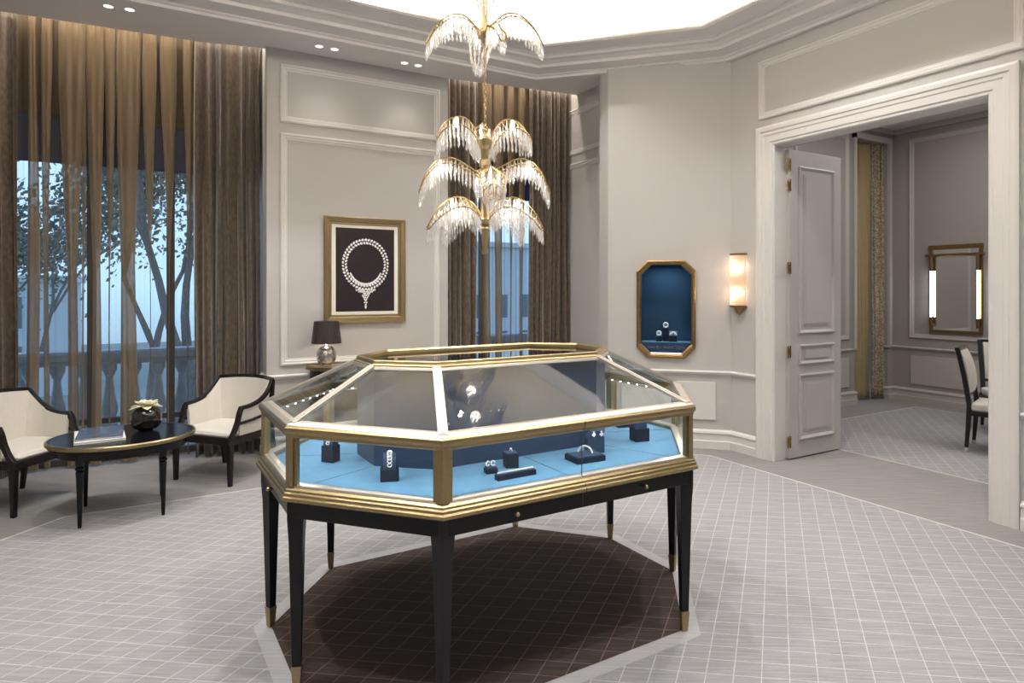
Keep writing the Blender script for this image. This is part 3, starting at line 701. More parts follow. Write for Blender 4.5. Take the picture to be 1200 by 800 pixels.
armchair('cream armchair with dark wood frame, left of the oval side table', (-.80, 5.965, 0), math.atan2(.77, .63))

# ------------------------------------------------------------------ oval side table
t = thing('side_table', 'black oval side table with gold rim between the two cream armchairs', 'side table', (-.13, 5.37, 0), 0)
A_, B_ = .46, .385
b = BM(); lathe(b, [(.05, .512), (.985, .512), (.985, .5505), (.05, .5505)], 48, sx=A_, sy=B_); obj('tabletop', b, M['black'], t, smooth='auto')
b = BM(); sweep(b, [(A_ * math.cos(2 * PI * i / 64), B_ * math.sin(2 * PI * i / 64)) for i in range(64)], [(-.012, .522), (.0, .522), (.006, .53), (.006, .545), (0, .552), (-.012, .552)]); obj('gold_rim', b, M['gold'], t, smooth='auto')
b = BM(); lathe(b, [(.86, .452), (.88, .452), (.90, .512), (.86, .512)], 48, sx=A_, sy=B_); obj('apron', b, M['black'], t, smooth='auto')
for sx in (-1, 1):
    for sy in (-1, 1):
        b = BM(); c = (sx * .245, sy * .245)
        lathe(b, [(.010, 0), (.012, .01), (.021, .34), (.024, .375), (.018, .382), (.027, .392), (.027, .402), (.019, .41), (.025, .42), (.026, .46), (.024, .515)], 16, c); obj('leg', b, M['black'], t, smooth='auto')
# vase and flowers
v = thing('flower_vase', 'round glossy black vase on the oval side table', 'vase', (.01, 5.45, .5535))
b = BM(); pr = [(.045, 0), (.05, .004)] + [(.107 * math.sin(PI * (.14 + .72 * k / 12)), .006 + .16 * (1 - math.cos(PI * k / 12)) / 2) for k in range(1, 12)] + [(.044, .168), (.042, .172), (.036, .17), (.038, .14), (.02, .12)]
lathe(b, pr, 28); obj('bowl', b, M['ceramic'], v, smooth=True)
fl = thing('flower', 'pale yellow flower with pointed petals in the black vase', 'flower', (.01, 5.45, .727))
for ring, (n, ln, tilt, w) in enumerate(((9, .112, 12, .034), (8, .095, 30, .030), (6, .066, 52, .022))):
    for k in range(n):
        a = 2 * PI * (k + .37 * ring) / n + random.uniform(-.12, .12); tl = R(tilt + random.uniform(-7, 9)); b = BM(); ro = []
        for q in range(7):
            f = q / 6; wd = w * math.sin(PI * (f * .86 + .1)) ** .9 if q < 6 else .001; r_ = ln * f
            zz = r_ * math.sin(tl) - .03 * f * f * (1 if ring == 0 else .4); rr = r_ * math.cos(tl)
            ro.append([(rr, -wd, zz + .006), (rr, 0, zz), (rr, wd, zz + .006)])
        loft(b, ro, cap=False, closed=False)
        for vv in b.verts:
            x, y = vv.co.x, vv.co.y; vv.co.x = x * math.cos(a) - y * math.sin(a); vv.co.y = x * math.sin(a) + y * math.cos(a)
        o = obj('petal', b, M['petal'], fl, smooth=True); s = o.modifiers.new('t', 'SOLIDIFY'); s.thickness = .0015
b = BM(); sphere(b, (0, 0, .008), .012, 8, 6); lathe(b, [(.004, -.012), (.004, 0)], 8); obj('stem', b, M['leafg'], fl, smooth=True)
def book(label, loc, rz, w, d, h, mat):
    t = thing('book', label, 'book', loc, rz)
    b = BM(); box(b, -w / 2 + .004, w / 2 - .004, -d / 2 + .004, d / 2 - .004, .002, h - .002); obj('pages', b, M['white'], t)
    b = BM(); box(b, -w / 2, w / 2, -d / 2, d / 2, 0, .0025); box(b, -w / 2, w / 2, -d / 2, d / 2, h - .0025, h); box(b, -w / 2, -w / 2 + .003, -d / 2, d / 2, 0, h); obj('cover', b, M[mat], t)
book('white-covered book at the bottom of the pair on the oval side table', (-.275, 5.36, .5525), R(4), .30, .43, .016, 'white')
book('slate blue book lying on top of the white book on the side table', (-.268, 5.375, .569), R(0), .275, .40, .014, 'bookblue')

# ------------------------------------------------------------------ demilune console and lamp
t = thing('console', 'black half-round console with gold top against the wall under the framed picture', 'console table', (1.95, 6.335, 0), 0)
def half(a, b_, z, k=24): return [(a * math.cos(PI + PI * i / k), b_ * math.sin(PI + PI * i / k), z) for i in range(k + 1)]
b = BM(); loft(b, [half(.585, .435, .815), half(.60, .45, .82), half(.60, .45, .832), half(.59, .44, .838), half(.59, .44, .846), half(.60, .45, .852), half(.59, .44, .86)]); obj('console_top', b, M['gold'], t)
b = BM(); loft(b, [half(.56, .415, .08), half(.56, .415, .815)]); obj('cabinet_body', b, M['blacksat'], t)
b = BM(); loft(b, [half(.565, .42, .70), half(.565, .42, .71)]); obj('gold_band', b, M['gold'], t)
for a in (200, 250, 290, 340):
    b = BM(); lathe(b, [(.012, 0), (.02, .08)], 10, (.52 * math.cos(R(a)), .38 * math.sin(R(a)))); obj('leg', b, M['blacksat'], t)
t = thing('table_lamp', 'table lamp with black pleated shade and round mercury glass base on the console', 'table lamp', (1.515, 6.19, .861), 0)
b = BM(); lathe(b, [(.05, 0), (.05, .012), (.045, .018)], 24); obj('foot', b, M['metal'], t, smooth='auto')
b = BM(); lathe(b, [(.035, .016)] + [(.002 + .092 * math.sin(PI * (.12 + .80 * k / 14)), .016 + .172 * (1 - math.cos(PI * k / 14)) / 2) for k in range(15)] + [(.016, .192), (.012, .21)], 28)
obj('globe_base', b, M['mercury'], t, smooth=True)
b = BM(); n = 72
loft(b, [[((r_ + (.0018 if i % 2 else 0)) * math.cos(2 * PI * i / n), (r_ + (.0018 if i % 2 else 0)) * math.sin(2 * PI * i / n), z) for i in range(n)] for r_, z in ((.139, .215), (.114, .425), (.112, .425), (.136, .217))], cap=False)
obj('lamp_shade', b, M['shade'], t)
b = BM(); sphere(b, (0, 0, .32), .022, 10, 8); obj('bulb', b, M['bulb'], t, smooth=True)

# ------------------------------------------------------------------ framed picture
t = thing('framed_picture', 'gold-framed picture of a diamond necklace on black, hanging above the console', 'picture', (1.95, 6.368, 1.79), 0)
W, H = .42, .53
b = BM(); wframe(b, -W, W, -H, H, [(0, 0), (0, .03), (.008, .036), (.05, .03), (.058, .02), (.072, .02), (.078, .008)]); obj('picture_frame', b, M['gold'], t)
b = BM(); box(b, -W + .07, W - .07, -.009, -.003, -H + .07, H - .07); obj('mat_board', b, M['cream'], t)
b = BM(); box(b, -.303, .303, -.011, -.009, -.42, .42); obj('print', b, M['print'], t)
b = BM()
def gem(x, z, r, a=0, st=1.5):
    n = 6; c = b.verts.new((x, -.0135, z)); vs = []
    for k in range(n):
        q = 2 * PI * k / n; px_, pz = r * math.cos(q), r * st * math.sin(q); vs.append(b.verts.new((x + px_ * math.cos(a) - pz * math.sin(a), -.0115, z + px_ * math.sin(a) + pz * math.cos(a))))
    for k in range(n): face(b, [c, vs[k], vs[(k + 1) % n]])
rg = random.Random(3)
for k in range(26):
    a = R(206 + k * 128 / 25); gem(.172 * math.cos(a) * 1.0, .045 + 1.08 * .176 * math.sin(a), .0085 + .002 * math.sin(PI * k / 25), a + .7, 1.35)
for ring, rr in enumerate((.202, .232)):
    n = 42 + 4 * ring
    for k in range(n):
        a = 2 * PI * k / n + ring * .07; gem(rr * math.cos(a), .055 + 1.08 * rr * math.sin(a), (.0105 + .002 * rg.random()), a + (.7 if ring else -.7), 1.35)
for i in range(-8, 9):
    for j in range(12):
        x = i * .0195 + (.0098 if j % 2 else 0) + rg.uniform(-.002, .002); z = -.205 - j * .0185 + rg.uniform(-.002, .002)
        zr = .055 - 1.08 * math.sqrt(max(0, .24 ** 2 - x * x))
        lim = zr - .055 * (1 - abs(x) / .17) - (.11 if abs(x) < .02 else .05 if abs(x) < .035 else 0)
        if z < zr + .0 and z > lim: gem(x, z, .0088, rg.uniform(-.8, .8) + (-.6 if x > 0 else .6), 1.25)
gem(0, -.375, .011, 0, 2.2)
obj('printed_necklace', b, M['white'], t)

# ------------------------------------------------------------------ display niche
nl = (CH0.x, CH0.y, 0)
t = thing('display_niche', 'octagonal wall display niche with bronze frame and deep blue lining', 'display niche', nl, R(-45))
b = BM()
rg_ = []
for d, h in ((.042, 0), (.042, .022), (.03, .030), (.012, .026), (0, .018), (0, -.01)): rg_.append([(x, -h, z) for x, z in nocto(d)])
loft(b, rg_, cap=False); obj('niche_frame', b, M['gold_dark'], t)
b = BM(); loft(b, [[(x, .0, z) for x, z in nocto(0)], [(x, .26, z) for x, z in nocto(0)]], cap=False)
face(b, [b.verts.new((x, .26, z)) for x, z in nocto(0)]); obj('niche_lining', b, M['navyc'], t)
b = BM(); box(b, nx0 + .004, nx1 - .004, .03, .255, nz0 + .05, nz0 + .115)
obj('niche_ledge', b, M['blue'], t)
b = BM(); loft(b, [[(x, y, z) for x, z in ((nx0 + .07, nz0 + .02), (nx1 - .07, nz0 + .02), (nx1 - .004, nz0 + .09), (nx1 - .004, nz0 + .113), (nx0 + .004, nz0 + .113), (nx0 + .004, nz0 + .09))] for y in (.012, .028)]); obj('sign_panel', b, M['navy'], t)
cu = bpy.data.curves.new('lettering', 'FONT'); cu.body = 'HARRY WINSTON'; cu.size = .041; cu.align_x = 'CENTER'; cu.extrude = .0015; cu.space_character = 1.12
to = bpy.data.objects.new('lettering_source', cu); COL.objects.link(to); dg = bpy.context.evaluated_depsgraph_get()
me = bpy.data.meshes.new_from_object(to.evaluated_get(dg)); bpy.data.objects.remove(to)
lo = bpy.data.objects.new('lettering', me); COL.objects.link(lo); me.materials.clear(); me.materials.append(M['metal']); lo.parent = t
lo.location = ((nx0 + nx1) / 2, .0095, nz0 + .052); lo.rotation_euler = (R(90), 0, 0)
b = BM(); box(b, nx0 + .09, nx1 - .09, .0, .02, nz0 + .002, nz0 + .010); obj('niche_light_strip', b, M['can'], t)
def nl2(x, y): v = Vector((x, y)); c, s = math.cos(R(-45)), math.sin(R(-45)); return (CH0.x + v.x * c - v.y * s, CH0.y + v.x * s + v.y * c)
for (x, y, w, h, nm, lb) in ((.512, .13, .055, .052, 'ring_stand', 'left low black ring stand in the wall niche'), (.580, .18, .055, .135, 'ring_stand', 'tall black ring stand at the back middle of the wall niche'), (.655, .13, .078, .058, 'ring_stand', 'right low black stand in the wall niche')):
    p = nl2(x, y); tt = thing(nm, lb, 'jewellery stand', (*p, nz0 + .1155), R(-45))
    b = BM(); box(b, -w / 2, w / 2, -w / 2, w / 2, 0, h); obj('block', b, M['navyl'], tt, bevel=.002)
    b = BM(); box(b, -w / 2 - .003, w / 2 + .003, -w / 2 - .003, w / 2 + .003, h, h + .004); obj('block_cap', b, M['navy'], tt)
    b = BM(); loft(b, [[(x_, y_, z_) for y_, z_ in ((.008, h + .004), (w / 2, h + .004), (w / 2, h + .05), (.014, h + .05))] for x_ in (-w / 2, w / 2)]); obj('display_pad', b, M['blue'], tt, bevel=.002)
    b = BM(); zz = h + .005
    if w < .07: ring_mesh(b, (0, 0, zz + .030), (.021 if h < .1 else .024), .0075, 'y', 14, 0, 2 * PI)
    else: ring_mesh(b, (0, 0, zz + .008), .030, .007, 'y', 14, 0, PI); ring_mesh(b, (0, 0, zz + .016), .016, .005, 'y', 14, 0, PI)
    o = obj('gem_ring', b, M['diamond']); p2 = nl2(x, y - w * .22); R2(o, (*p2, nz0 + .1155), R(-45))
    tag(o, {'left': 'gem ring on the left low stand in the niche', 'tall ': 'gem ring topmost of the three in the wall niche', 'right': 'wide gem ring on the right low stand in the niche'}[lb[:5] if not lb.startswith('left') else 'left'], 'ring')

# ------------------------------------------------------------------ wall sconce
t = thing('wall_sconce', 'lit half-round wall sconce of glass rods between the niche and the doorway', 'wall lamp', (5.05, 4.285, 1.68), R(-90))
n = 17; ra = .082
b = BM(); box(b, -.06, .06, -.02, 0, -.24, .24); obj('back_plate', b, M['gold_dark'], t)
b = BM()
for k in range(n):
    a = PI + PI * (k + .5) / n; lathe(b, [(.0078, -.245), (.0078, .245)], 8, (ra * math.cos(a), ra * .95 * math.sin(a) - .01))
obj('glass_rods', b, M['rods'], t, smooth=True)
for z0, z1 in ((.243, .262), (-.262, -.243)):
    b = BM(); loft(b, [[(ra * 1.13 * math.cos(PI + PI * i / 16), ra * 1.1 * math.sin(PI + PI * i / 16) - .005, z) for i in range(17)] for z in (z0, z1)]); obj('end_cap', b, M['gold_dark'], t)
b = BM(); loft(b, [[(r_ * math.cos(PI + PI * i / 12), r_ * math.sin(PI + PI * i / 12), z) for i in range(13)] for r_, z in ((.012, -.335), (.03, -.32), (.045, -.29), (.05, -.262))]); obj('bracket', b, M['gold_dark'], t)
for z in (.11, -.12):
    b = BM(); sphere(b, (0, -.045, z), .022, 10, 8, 1.6); obj('bulb', b, emit('warm_bulb', (1, .86, .68), 14) if z > 0 else bpy.data.materials['warm_bulb'], t, smooth=True)

# ------------------------------------------------------------------ chandelier
ch = thing('chandelier', 'crystal chandelier of palm fronds on a brass stem with two clusters above the display case', 'chandelier', (1.53, 2.93, 0), 0)
b = BM(); seg = 20
lathe(b, [(.006, 1.777), (.016, 1.78), (.018, 1.79), (.012, 1.81), (.016, 1.85), (.026, 1.91), (.02, 1.92), (.034, 1.935), (.036, 1.955), (.022, 1.965), (.019, 1.99), (.022, 2.05), (.026, 2.10), (.018, 2.18), (.02, 2.22), (.034, 2.235), (.03, 2.26), (.018, 2.27), (.02, 2.32), (.034, 2.335), (.036, 2.37), (.02, 2.385), (.01, 2.40)], seg); obj('stem', b, M['brass'], ch, smooth='auto')
b = BM(); tube(b, [(0 + .016 * math.cos(2 * PI * k / 16), 0, 2.42 + .022 * math.sin(2 * PI * k / 16)) for k in range(16)], .003, 6, closed=True)
for k in range(19):
    z = 2.46 + k * .0215; a = R(90 * (k % 2) + 20)
    tube(b, [(.007 * math.cos(q) * math.cos(a), .007 * math.cos(q) * math.sin(a), z + .0155 * math.sin(q)) for q in [2 * PI * j / 10 for j in range(10)]], .0022, 5, closed=True)
obj('chain', b, M['brass'], ch)
b = BM(); lathe(b, [(.004, 2.85), (.008, 2.87), (.03, 2.895), (.038, 2.925), (.034, 2.94), (.018, 2.95), (.016, 3.1), (.03, 3.11), (.03, 3.14), (.016, 3.15), (.014, 3.3), (.004, 3.32)], seg); lathe(b, [(.004, 3.3), (.004, 4.70), (.06, 4.72), (.065, 4.749)], 12); obj('upper_stem', b, M['brass'], ch, smooth='auto')
def drop_bm(b, x, y, z, ln, a=0, r=.0072):
    rings = []
    for rr, dz in ((.0012, 0), (r * .55, -.006), (r * .62, -ln * .45), (r, -ln * .78), (r * .15, -ln)):
        rings.append([(x + rr * math.cos(a + PI / 2 * k), y + rr * .7 * math.sin(a + PI / 2 * k), z + dz) for k in range(4)])
    loft(b, rings)
dropmesh = {}
b = BM(); drop_bm(b, 0, 0, 0, 1.0 * .06); o_ = obj('tmp', b, M['crystal']); DROP = o_.data; bpy.data.objects.remove(o_)
rest = BM(); count = [0]
def frond(az, z0, ctrl, wmax, priority=False, dl=.07):
    c, s = math.cos(R(az)), math.sin(R(az)); path = catmull([(r_, 0, z) for r_, z in ctrl], 5); n = len(path)
    def P(r_, y, z): return Vector((r_ * c - y * s, r_ * s + y * c, z0 + z))
    wid = [wmax * (math.sin(PI * min(1, (i / (n - 1)) * .92 + .06)) ** .7) for i in range(n)]
    b = BM(); tube(b, [P(p.x, 0, p.z) for p in path], .0042, 6)
    rails = []
    for sd in (-1, 1):
        rl = [P(p.x, sd * wid[i], p.z - wid[i] * .7) for i, p in enumerate(path)]; tube(b, rl[2:], .0026, 5); rails.append(rl)
        for i in range(3, n - 1): 
            q = rl[i]; sphere(b, tuple(q), .0055, 6, 4)
    for i in range(3, n - 1, 2): tube(b, [rails[0][i], P(path[i].x, 0, path[i].z), rails[1][i]], .002, 4)
    fr = obj('frond', b, M['frondbrass'], ch)
    sites = []
    for rl in rails + [[P(p.x, 0, p.z) for p in path], [P(p.x, wid[i] * .55, p.z - wid[i] * .3) for i, p in enumerate(path)], [P(p.x, -wid[i] * .55, p.z - wid[i] * .3) for i, p in enumerate(path)]]:
        L_ = sum((rl[i + 1] - rl[i]).length for i in range(2, n - 1)); m = int(L_ / .021)
        for k in range(m):
            d_ = L_ * (k + .5) / m; i = 2
            while i < n - 2 and d_ > (rl[i + 1] - rl[i]).length: d_ -= (rl[i + 1] - rl[i]).length; i += 1
            sites.append(rl[i].lerp(rl[i + 1], min(1, d_ / max(1e-6, (rl[i + 1] - rl[i]).length))))
    for q in sites:
        ln = dl * random.uniform(.9, 1.12)
        if priority and count[0] < 100:
            o = bpy.data.objects.new('crystal_drop', DROP); COL.objects.link(o); o.parent = fr
            o.location = q - Vector((0, 0, .006)); o.rotation_euler = (0, 0, random.uniform(0, 3)); o.scale = (1, 1, ln / .06); count[0] += 1
        else: drop_bm(rest, q.x, q.y, q.z - .006, ln, random.uniform(0, 3))
    mid = path[int(n * .55)]; q = P(mid.x, 0, mid.z - .035)
    b = BM(); sphere(b, tuple(q), .012, 8, 6, 1.5); lathe(b, [(.006, q.z + .014), (.007, q.z + .03)], 8, (q.x, q.y)); obj('bulb', b, M['bulb'], fr, smooth=True)
    ld = bpy.data.lights.new('chandelier_bulb', 'POINT'); ld.energy = CHE; ld.color = (1, .92, .82); ld.shadow_soft_size = .03
    lo_ = bpy.data.objects.new('chandelier_bulb', ld); COL.objects.link(lo_); lo_.parent = fr; lo_.location = q - Vector((0, 0, .02))
CHE = .42
TOP = [(.02, .04), (.05, .14), (.10, .20), (.16, .205), (.215, .165), (.25, .095)]
MID = [(.03, -.05), (.09, -.01), (.17, .03), (.245, .015), (.305, -.055), (.34, -.15)]
LOWF = [(.02, .0), (.06, .07), (.12, .112), (.19, .10), (.26, .035), (.305, -.05)]
# azimuths are in room axes; the camera's right is 30 degrees off the room x axis (-30)
frond(-24, 2.245, MID, .055, True); frond(150 + 4, 2.245, MID, .055, True)
frond(-42, 1.955, LOWF, .085, True); frond(180 - 10, 1.955, LOWF, .085, True)
frond(-12, 2.28, TOP, .10); frond(155, 2.28, TOP, .095); frond(250, 2.17, MID, .07); frond(70, 2.28, TOP, .07)
frond(60, 2.245, MID, .05); frond(110, 1.955, LOWF, .07); frond(20, 1.955, LOWF, .06)
frond(-25, 2.92, LOWF, .06); frond(160, 2.90, LOWF, .06); frond(-80, 2.86, [(.03, .04), (.06, .09), (.09, .09), (.13, .05), (.15, -.02)], .04); frond(70, 2.92, LOWF, .06); frond(245, 2.98, TOP, .06)
for a in (0, 90, 180, 270): frond(a - 10, 3.12, TOP, .08)
o = obj('crystal_drops', rest, M['crystal'], ch); o['kind'] = 'stuff'

# ------------------------------------------------------------------ next room: mirror and chairs
t = thing('wall_mirror', 'brass-framed wall mirror with two glowing tubes in the next room', 'mirror', (9.428, 4.417, 0), R(-90))
b = BM(); wframe(b, -.32, .32, 1.0, 2.19, [(0, 0), (0, .03), (.005, .035), (.035, .035), (.04, .01)]); obj('mirror_frame', b, M['gold_dark'], t)
b = BM(); box(b, -.285, .285, -.012, -.004, 1.03, 2.16); obj('mirror_glass', b, M['mirror'], t)
b = BM(); tube(b, [(-.36, -.06, 2.05), (.36, -.06, 2.05)], .02, 12); box(b, -.33, .33, -.04, -.01, 2.13, 2.19); obj('top_bar', b, M['gold_dark'], t)
for s in (-1, 1):
    b = BM(); lathe(b, [(.011, 1.21), (.011, 1.84)], 12, (s * .285, -.06)); tb = obj('light_tube', b, M['tube'], t, smooth=True)
    b = BM(); lathe(b, [(.022, 1.84), (.022, 2.05)], 12, (s * .285, -.06)); lathe(b, [(.022, 1.10), (.022, 1.21)], 12, (s * .285, -.06)); box(b, s * .285 - .02, s * .285 + .02, -.06, -.01, 1.08, 1.12); obj('tube_cap', b, M['gold_dark'], t)
def side_chair(label, loc, rz):
    t = thing('dining_chair', label, 'chair', loc, rz)       # front = -y
    for s in (-1, 1):
        b = BM(); tube(b, [(s * .215, .24, 0.04), (s * .21, .225, .25), (s * .21, .215, .46), (s * .215, .26, .75), (s * .22, .31, 1.0)], [.75, 1, 1.1, 1, .9], sq=(.036, .04)); o = obj('leg', b, M['espresso'], t, bevel=.003)
        b = BM(); loft(b, [[(s * .215 + a * .016, .24 + c * .016, z) for a, c in ((-1, -1), (1, -1), (1, 1), (-1, 1))] for z in (0, .045)]); obj('metal_foot', b, M['metal'], o)
        b = BM(); loft(b, [[(s * .225 + a * w, -.215 + c * w, z) for a, c in ((-1, -1), (1, -1), (1, 1), (-1, 1))] for w, z in ((.012, .04), (.024, .40))]); o = obj('leg', b, M['espresso'], t, bevel=.003)
        b = BM(); loft(b, [[(s * .225 + a * .014, -.215 + c * .014, z) for a, c in ((-1, -1), (1, -1), (1, 1), (-1, 1))] for z in (0, .045)]); obj('metal_foot', b, M['metal'], o)
    b = BM(); box(b, -.245, .245, -.235, .235, .36, .405); obj('seat_rail', b, M['espresso'], t, bevel=.003)
    b = BM(); box(b, -.24, .24, -.24, .205, .40, .485); o = obj('seat', b, M['fabric'], t, smooth=True); bv = o.modifiers.new('b', 'BEVEL'); bv.width = .03; bv.segments = 4
    b = BM(); tube(b, [(-.235, .312, 1.0), (.235, .312, 1.0)], 1, sq=(.04, .03)); obj('top_rail', b, M['espresso'], t, bevel=.003)
    b = BM(); tube(b, [(-.21, .235, .56), (.21, .235, .56)], 1, sq=(.03, .03)); obj('lower_rail', b, M['espresso'], t, bevel=.003)
    b = BM(); rr = []
    for q in range(9):
        f = q / 8; z = .575 + .41 * f; y = .235 + .07 * f; th = .018 + .03 * math.sin(PI * f) ** .6
        rr.append([(-.195, y + .015, z), (-.19, y - th * .7, z), (-.1, y - th * 1.3, z), (.1, y - th * 1.3, z), (.19, y - th * .7, z), (.195, y + .015, z)])
    loft(b, rr); obj('backrest', b, M['fabric'], t, smooth='auto')
    return t
side_chair('white upholstered chair seen from the side in the next room, nearer the doorway', (7.26, 3.01, 0), R(16))
side_chair('white upholstered chair behind the nearer one, half hidden by the door jamb', (8.25, 3.30, 0), R(-50))

# ------------------------------------------------------------------ recessed downlights
for i, (x, y) in enumerate(((-.253, 6.106), (-.105, 6.093), (1.429, 6.121), (1.575, 6.123), (2.285, 6.139), (2.432, 6.139))):
    lab = ['left one of the downlight pair over the wide window', 'right one of the downlight pair over the wide window', 'left of the pair above the framed picture', 'right of the pair above the framed picture', 'left one of the downlight pair just left of the chandelier chain', 'right one of the downlight pair just left of the chandelier chain'][i]
    t = thing('ceiling_downlight', 'recessed ceiling light, ' + lab, 'ceiling light', (x, y, 3.89), 0, 'recessed ceiling lights')
    b = BM(); lathe(b, [(.036, -.001), (.046, -.001), (.048, -.004), (.036, -.004)], 20); sweep_ok = obj('trim_ring', b, M['white'], t)
    b = BM(); lathe(b, [(.036, -.0045), (.036, -.003)], 20); obj('lens', b, M['can'], t)
    ld = bpy.data.lights.new('downlight', 'SPOT'); ld.energy = 5; ld.spot_size = R(80); ld.spot_blend = .7; ld.color = (1, .94, .86); ld.shadow_soft_size = .035
    lo_ = bpy.data.objects.new('downlight', ld); COL.objects.link(lo_); lo_.location = (x, y, 3.87)

# ------------------------------------------------------------------ outside
b = BM(); box(b, -30, 50, 10, 90, -5.2, -5); o = obj('park_ground', b, M['ground']); o['kind'] = 'structure'
b = BM(); box(b, -3, 8, 7.3, 8.35, -.12, -.02); o = obj('balcony_floor', b, M['stone']); o['kind'] = 'structure'
t = thing('balustrade', 'pale stone balustrade with vase-shaped balusters outside the window', 'balustrade', (0, 8.05, 0), 0)
b = BM(); box(b, -2.6, 6.2, -.10, .10, .80, .85); box(b, -2.6, 6.2, -.13, .13, .85, .93); box(b, -2.6, 6.2, -.11, .11, .93, .945); obj('handrail', b, M['stone'], t, bevel=.01)
b = BM(); box(b, -2.6, 6.2, -.12, .12, -.02, .12); obj('plinth', b, M['stone'], t)
x = -1.466
while x < 5.6:
    if x < 1.6 or x > 3.6:
        b = BM(); lathe(b, [(.075, .12), (.075, .16), (.045, .18), (.05, .20), (.078, .28), (.08, .33), (.055, .45), (.036, .60), (.034, .66), (.05, .68), (.05, .70), (.07, .73), (.07, .80)], 14, (x, 0)); obj('baluster', b, M['stone'], t, smooth='auto')
    x += .2285
def tree(label, loc, h, r, seed, lean=0, leaves=900):
    rnd = random.Random(seed); t = thing('park_tree', label, 'tree', loc, 0); b = BM(); tips = []
    def grow(p, d, ln, r_, lv):
        pts = [p]; q = p.copy(); dd = d.copy()
        for k in range(4):
            dd = (dd + Vector((rnd.uniform(-.12, .12), rnd.uniform(-.12, .12), rnd.uniform(-.03, .08)))).normalized(); q = q + dd * ln / 4; pts.append(q.copy())
        tube(b, pts, [r_ * (1 - .1 * k) for k in range(5)], 6 if lv < 3 else 4)
        if lv >= 2: tips.extend(pts[1:])
        if lv < 5:
            for k in range(2 if lv == 0 else 3):
                a = rnd.uniform(0, 2 * PI); sp_ = rnd.uniform(.3, .5) if lv < 2 else rnd.uniform(.35, .8); nd = (dd + Vector((math.cos(a) * sp_, math.sin(a) * sp_, rnd.uniform(-.1, .25)))).normalized()
                grow(q, nd, ln * rnd.uniform(.55, .8), r_ * .58, lv + 1)
    grow(Vector((0, 0, 0)), Vector((lean, 0, 1)).normalized(), h, r, 0)
    obj('trunk', b, M['bark'], t)
    b = BM()
    for k in range(leaves):
        c = rnd.choice(tips) + Vector([rnd.gauss(0, .45) for _ in range(3)]); s = rnd.uniform(.04, .12); a = Vector([rnd.uniform(-1, 1) for _ in range(3)]).normalized(); e = a.orthogonal().normalized()
        f_ = a.cross(e); face(b, [b.verts.new(c + e * s), b.verts.new(c + f_ * s * .6), b.verts.new(c - e * s), b.verts.new(c - f_ * s * .6)])
    obj('foliage', b, M['leaf'], t); return t
tree('forked park tree nearest the wide window, right of the oval table in view', (.6, 15.5, -5), 4.6, .20, 5, .02, 6000)
tree('slim park tree seen through the middle of the wide window', (-2.5, 20, -5), 3.8, .13, 8, -.03, 6000)
tree('leafy distant park tree seen at the left of the wide window', (-5.2, 34, -5), 3.8, .16, 21, .05, 8000)
tree('leafy park tree far behind, between the other park trees', (.2, 27, -5), 4.2, .22, 33, 0, 10000)
tree('park tree seen through the narrow window behind the chandelier', (8.6, 17, -5), 4.6, .18, 44, .0, 6000)
tree('distant park tree behind the forked tree', (9.5, 31, -5), 4.4, .22, 51, 0, 10000)
for nm, x0, x1, y, h, lb in (('far_building', -26, -4, 48, 5, 'pale building far beyond the park trees, behind the wide window'), ('far_building', 14, 34, 46, 8, 'pale building far beyond the park, behind the narrow window')):
    t = thing(nm, lb, 'building', (x0, y, -5), 0); b = BM(); box(b, 0, x1 - x0, 0, 8, 0, h + 2); box(b, -.3, x1 - x0 + .3, -.3, 8, h + 2, h + 2.4); obj('facade', b, M['far'], t)
    for i in range(int((x1 - x0) / 2.5)):
        for j in range(2):
            b = BM(); box(b, 1 + i * 2.5, 2.1 + i * 2.5, -.05, 0, 1.2 + j * 3, 3.1 + j * 3); obj('window', b, M['farwin'], t)

# ------------------------------------------------------------------ lights
def area(name, loc, sx, sy, e, rot=(0, 0, 0), col=(1, 1, 1), spread=None):
    ld = bpy.data.lights.new(name, 'AREA'); ld.shape = 'RECTANGLE'; ld.size = sx; ld.size_y = sy; ld.energy = e; ld.color = col
    if spread: ld.spread = spread
    o = bpy.data.objects.new(name, ld); COL.objects.link(o); o.location = loc; o.rotation_euler = rot; return o
COVE = offs(OCT, -.34)
for i in range(8):
    a, b_ = COVE[i], COVE[(i + 1) % 8]; m_ = (a + b_) / 2; ln = (b_ - a).length
    area('cove_light', (m_.x, m_.y, 4.06), ln * .96, .06, 34 * ln, (PI, 0, -math.atan2(b_.y - a.y, b_.x - a.x)), (1, .97, .93))
# slots above curtains
area('curtain_slot_light', (-.35, 6.64, 4.15), 2.9, .03, 22, (R(4), 0, R(-6)), (1, .86, .70))
area('curtain_slot_light', (3.66, 6.30, 4.15), 1.5, .03, 11, (R(4), 0, R(-8)), (1, .86, .70))
# ceiling spots around the coffer that light the show floor (recessed in the upper ceiling)
for (x, y) in ((0, 1.2), (1.55, .9), (3.1, 1.2), (3.9, 2.9), (3.1, 4.6), (1.55, 4.9), (0, 4.6), (-.8, 2.9)):
    ld = bpy.data.lights.new('coffer_spot', 'SPOT'); ld.energy = 185; ld.spot_size = R(108); ld.spot_blend = .8; ld.color = (1, .985, .975); ld.shadow_soft_size = .03
    o = bpy.data.objects.new('coffer_spot', ld); COL.objects.link(o); o.location = (x, y, 4.70)
# case LEDs
for i in range(8):
    a, b_ = Vector(ledp[i]), Vector(ledp[(i + 1) % 8]); m_ = (a + b_) / 2; ln = (b_ - a).length; w = toroom(m_)
    ang = math.atan2(b_.y - a.y, b_.x - a.x) + TR
    area('case_led', (w[0], w[1], 1.018), ln * .9, .01, 1.1 * ln, (R(14), 0, ang), (1, .98, .95))
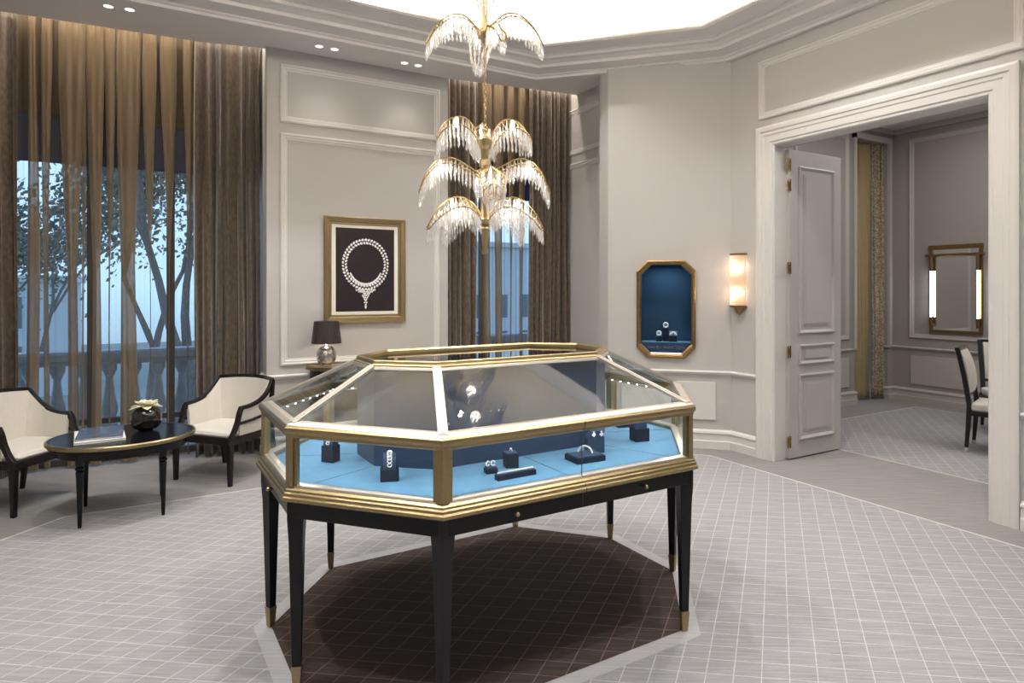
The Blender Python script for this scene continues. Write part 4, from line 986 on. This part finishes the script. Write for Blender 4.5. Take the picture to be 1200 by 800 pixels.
# niche, sconce, lamp, mirror
w = nl2(.585, .10); area('niche_light', (w[0], w[1], nz1 - .02), .25, .03, .9, (0, 0, R(-45)), (.85, .93, 1))
for z in (1.80, 1.56):
    ld = bpy.data.lights.new('sconce_bulb', 'POINT'); ld.energy = 3.0; ld.color = (1, .80, .62); ld.shadow_soft_size = .02
    o = bpy.data.objects.new('sconce_bulb', ld); COL.objects.link(o); o.location = (4.985, 4.285, z)
ld = bpy.data.lights.new('lamp_bulb', 'POINT'); ld.energy = 2.2; ld.color = (1, .85, .68); ld.shadow_soft_size = .02
o = bpy.data.objects.new('lamp_bulb', ld); COL.objects.link(o); o.location = (1.515, 6.19, 1.16)
area('next_room_light', (7.4, 2.6, 3.86), 2.6, 3.6, 86, (0, 0, 0), (1, .94, .88))
# daylight
wd = bpy.data.worlds.new('sky'); sc.world = wd; wd.use_nodes = True; t = wd.node_tree; t.nodes.clear()
o = t.nodes.new('ShaderNodeOutputWorld'); bg = t.nodes.new('ShaderNodeBackground'); L(t, bg.outputs[0], o.inputs[0]); bg.inputs[1].default_value = 1.7
tc = t.nodes.new('ShaderNodeTexCoord'); sx = t.nodes.new('ShaderNodeSeparateXYZ'); L(t, tc.outputs['Generated'], sx.inputs[0])
cr = t.nodes.new('ShaderNodeValToRGB'); L(t, mth(t, 'ADD', mth(t, 'MULTIPLY', sx.outputs[2], .5), .5), cr.inputs[0])
e = cr.color_ramp.elements; e[0].position = .40; e[0].color = (.08, .13, .18, 1); e[1].position = 1; e[1].color = (.20, .45, .85, 1)
n_ = cr.color_ramp.elements.new(.5); n_.color = (.48, .72, .92, 1); n_ = cr.color_ramp.elements.new(.62); n_.color = (.55, .78, 1.0, 1)
L(t, cr.outputs[0], bg.inputs[0])

# ------------------------------------------------------------------ camera
cd = bpy.data.cameras.new('camera'); cam = bpy.data.objects.new('camera', cd); COL.objects.link(cam)
cam.location = (0, 0, 1.6); cam.rotation_euler = (R(90), 0, R(-30))
cd.sensor_width = 36; cd.lens = 746 / 1200 * 36; cd.shift_y = -62 / 1200; cd.clip_start = .05; cd.clip_end = 300
sc.camera = cam
vs = sc.view_settings; vs.view_transform = 'Standard'; vs.look = 'None'; vs.exposure = 0.08; vs.gamma = 1; vs.use_curve_mapping = False
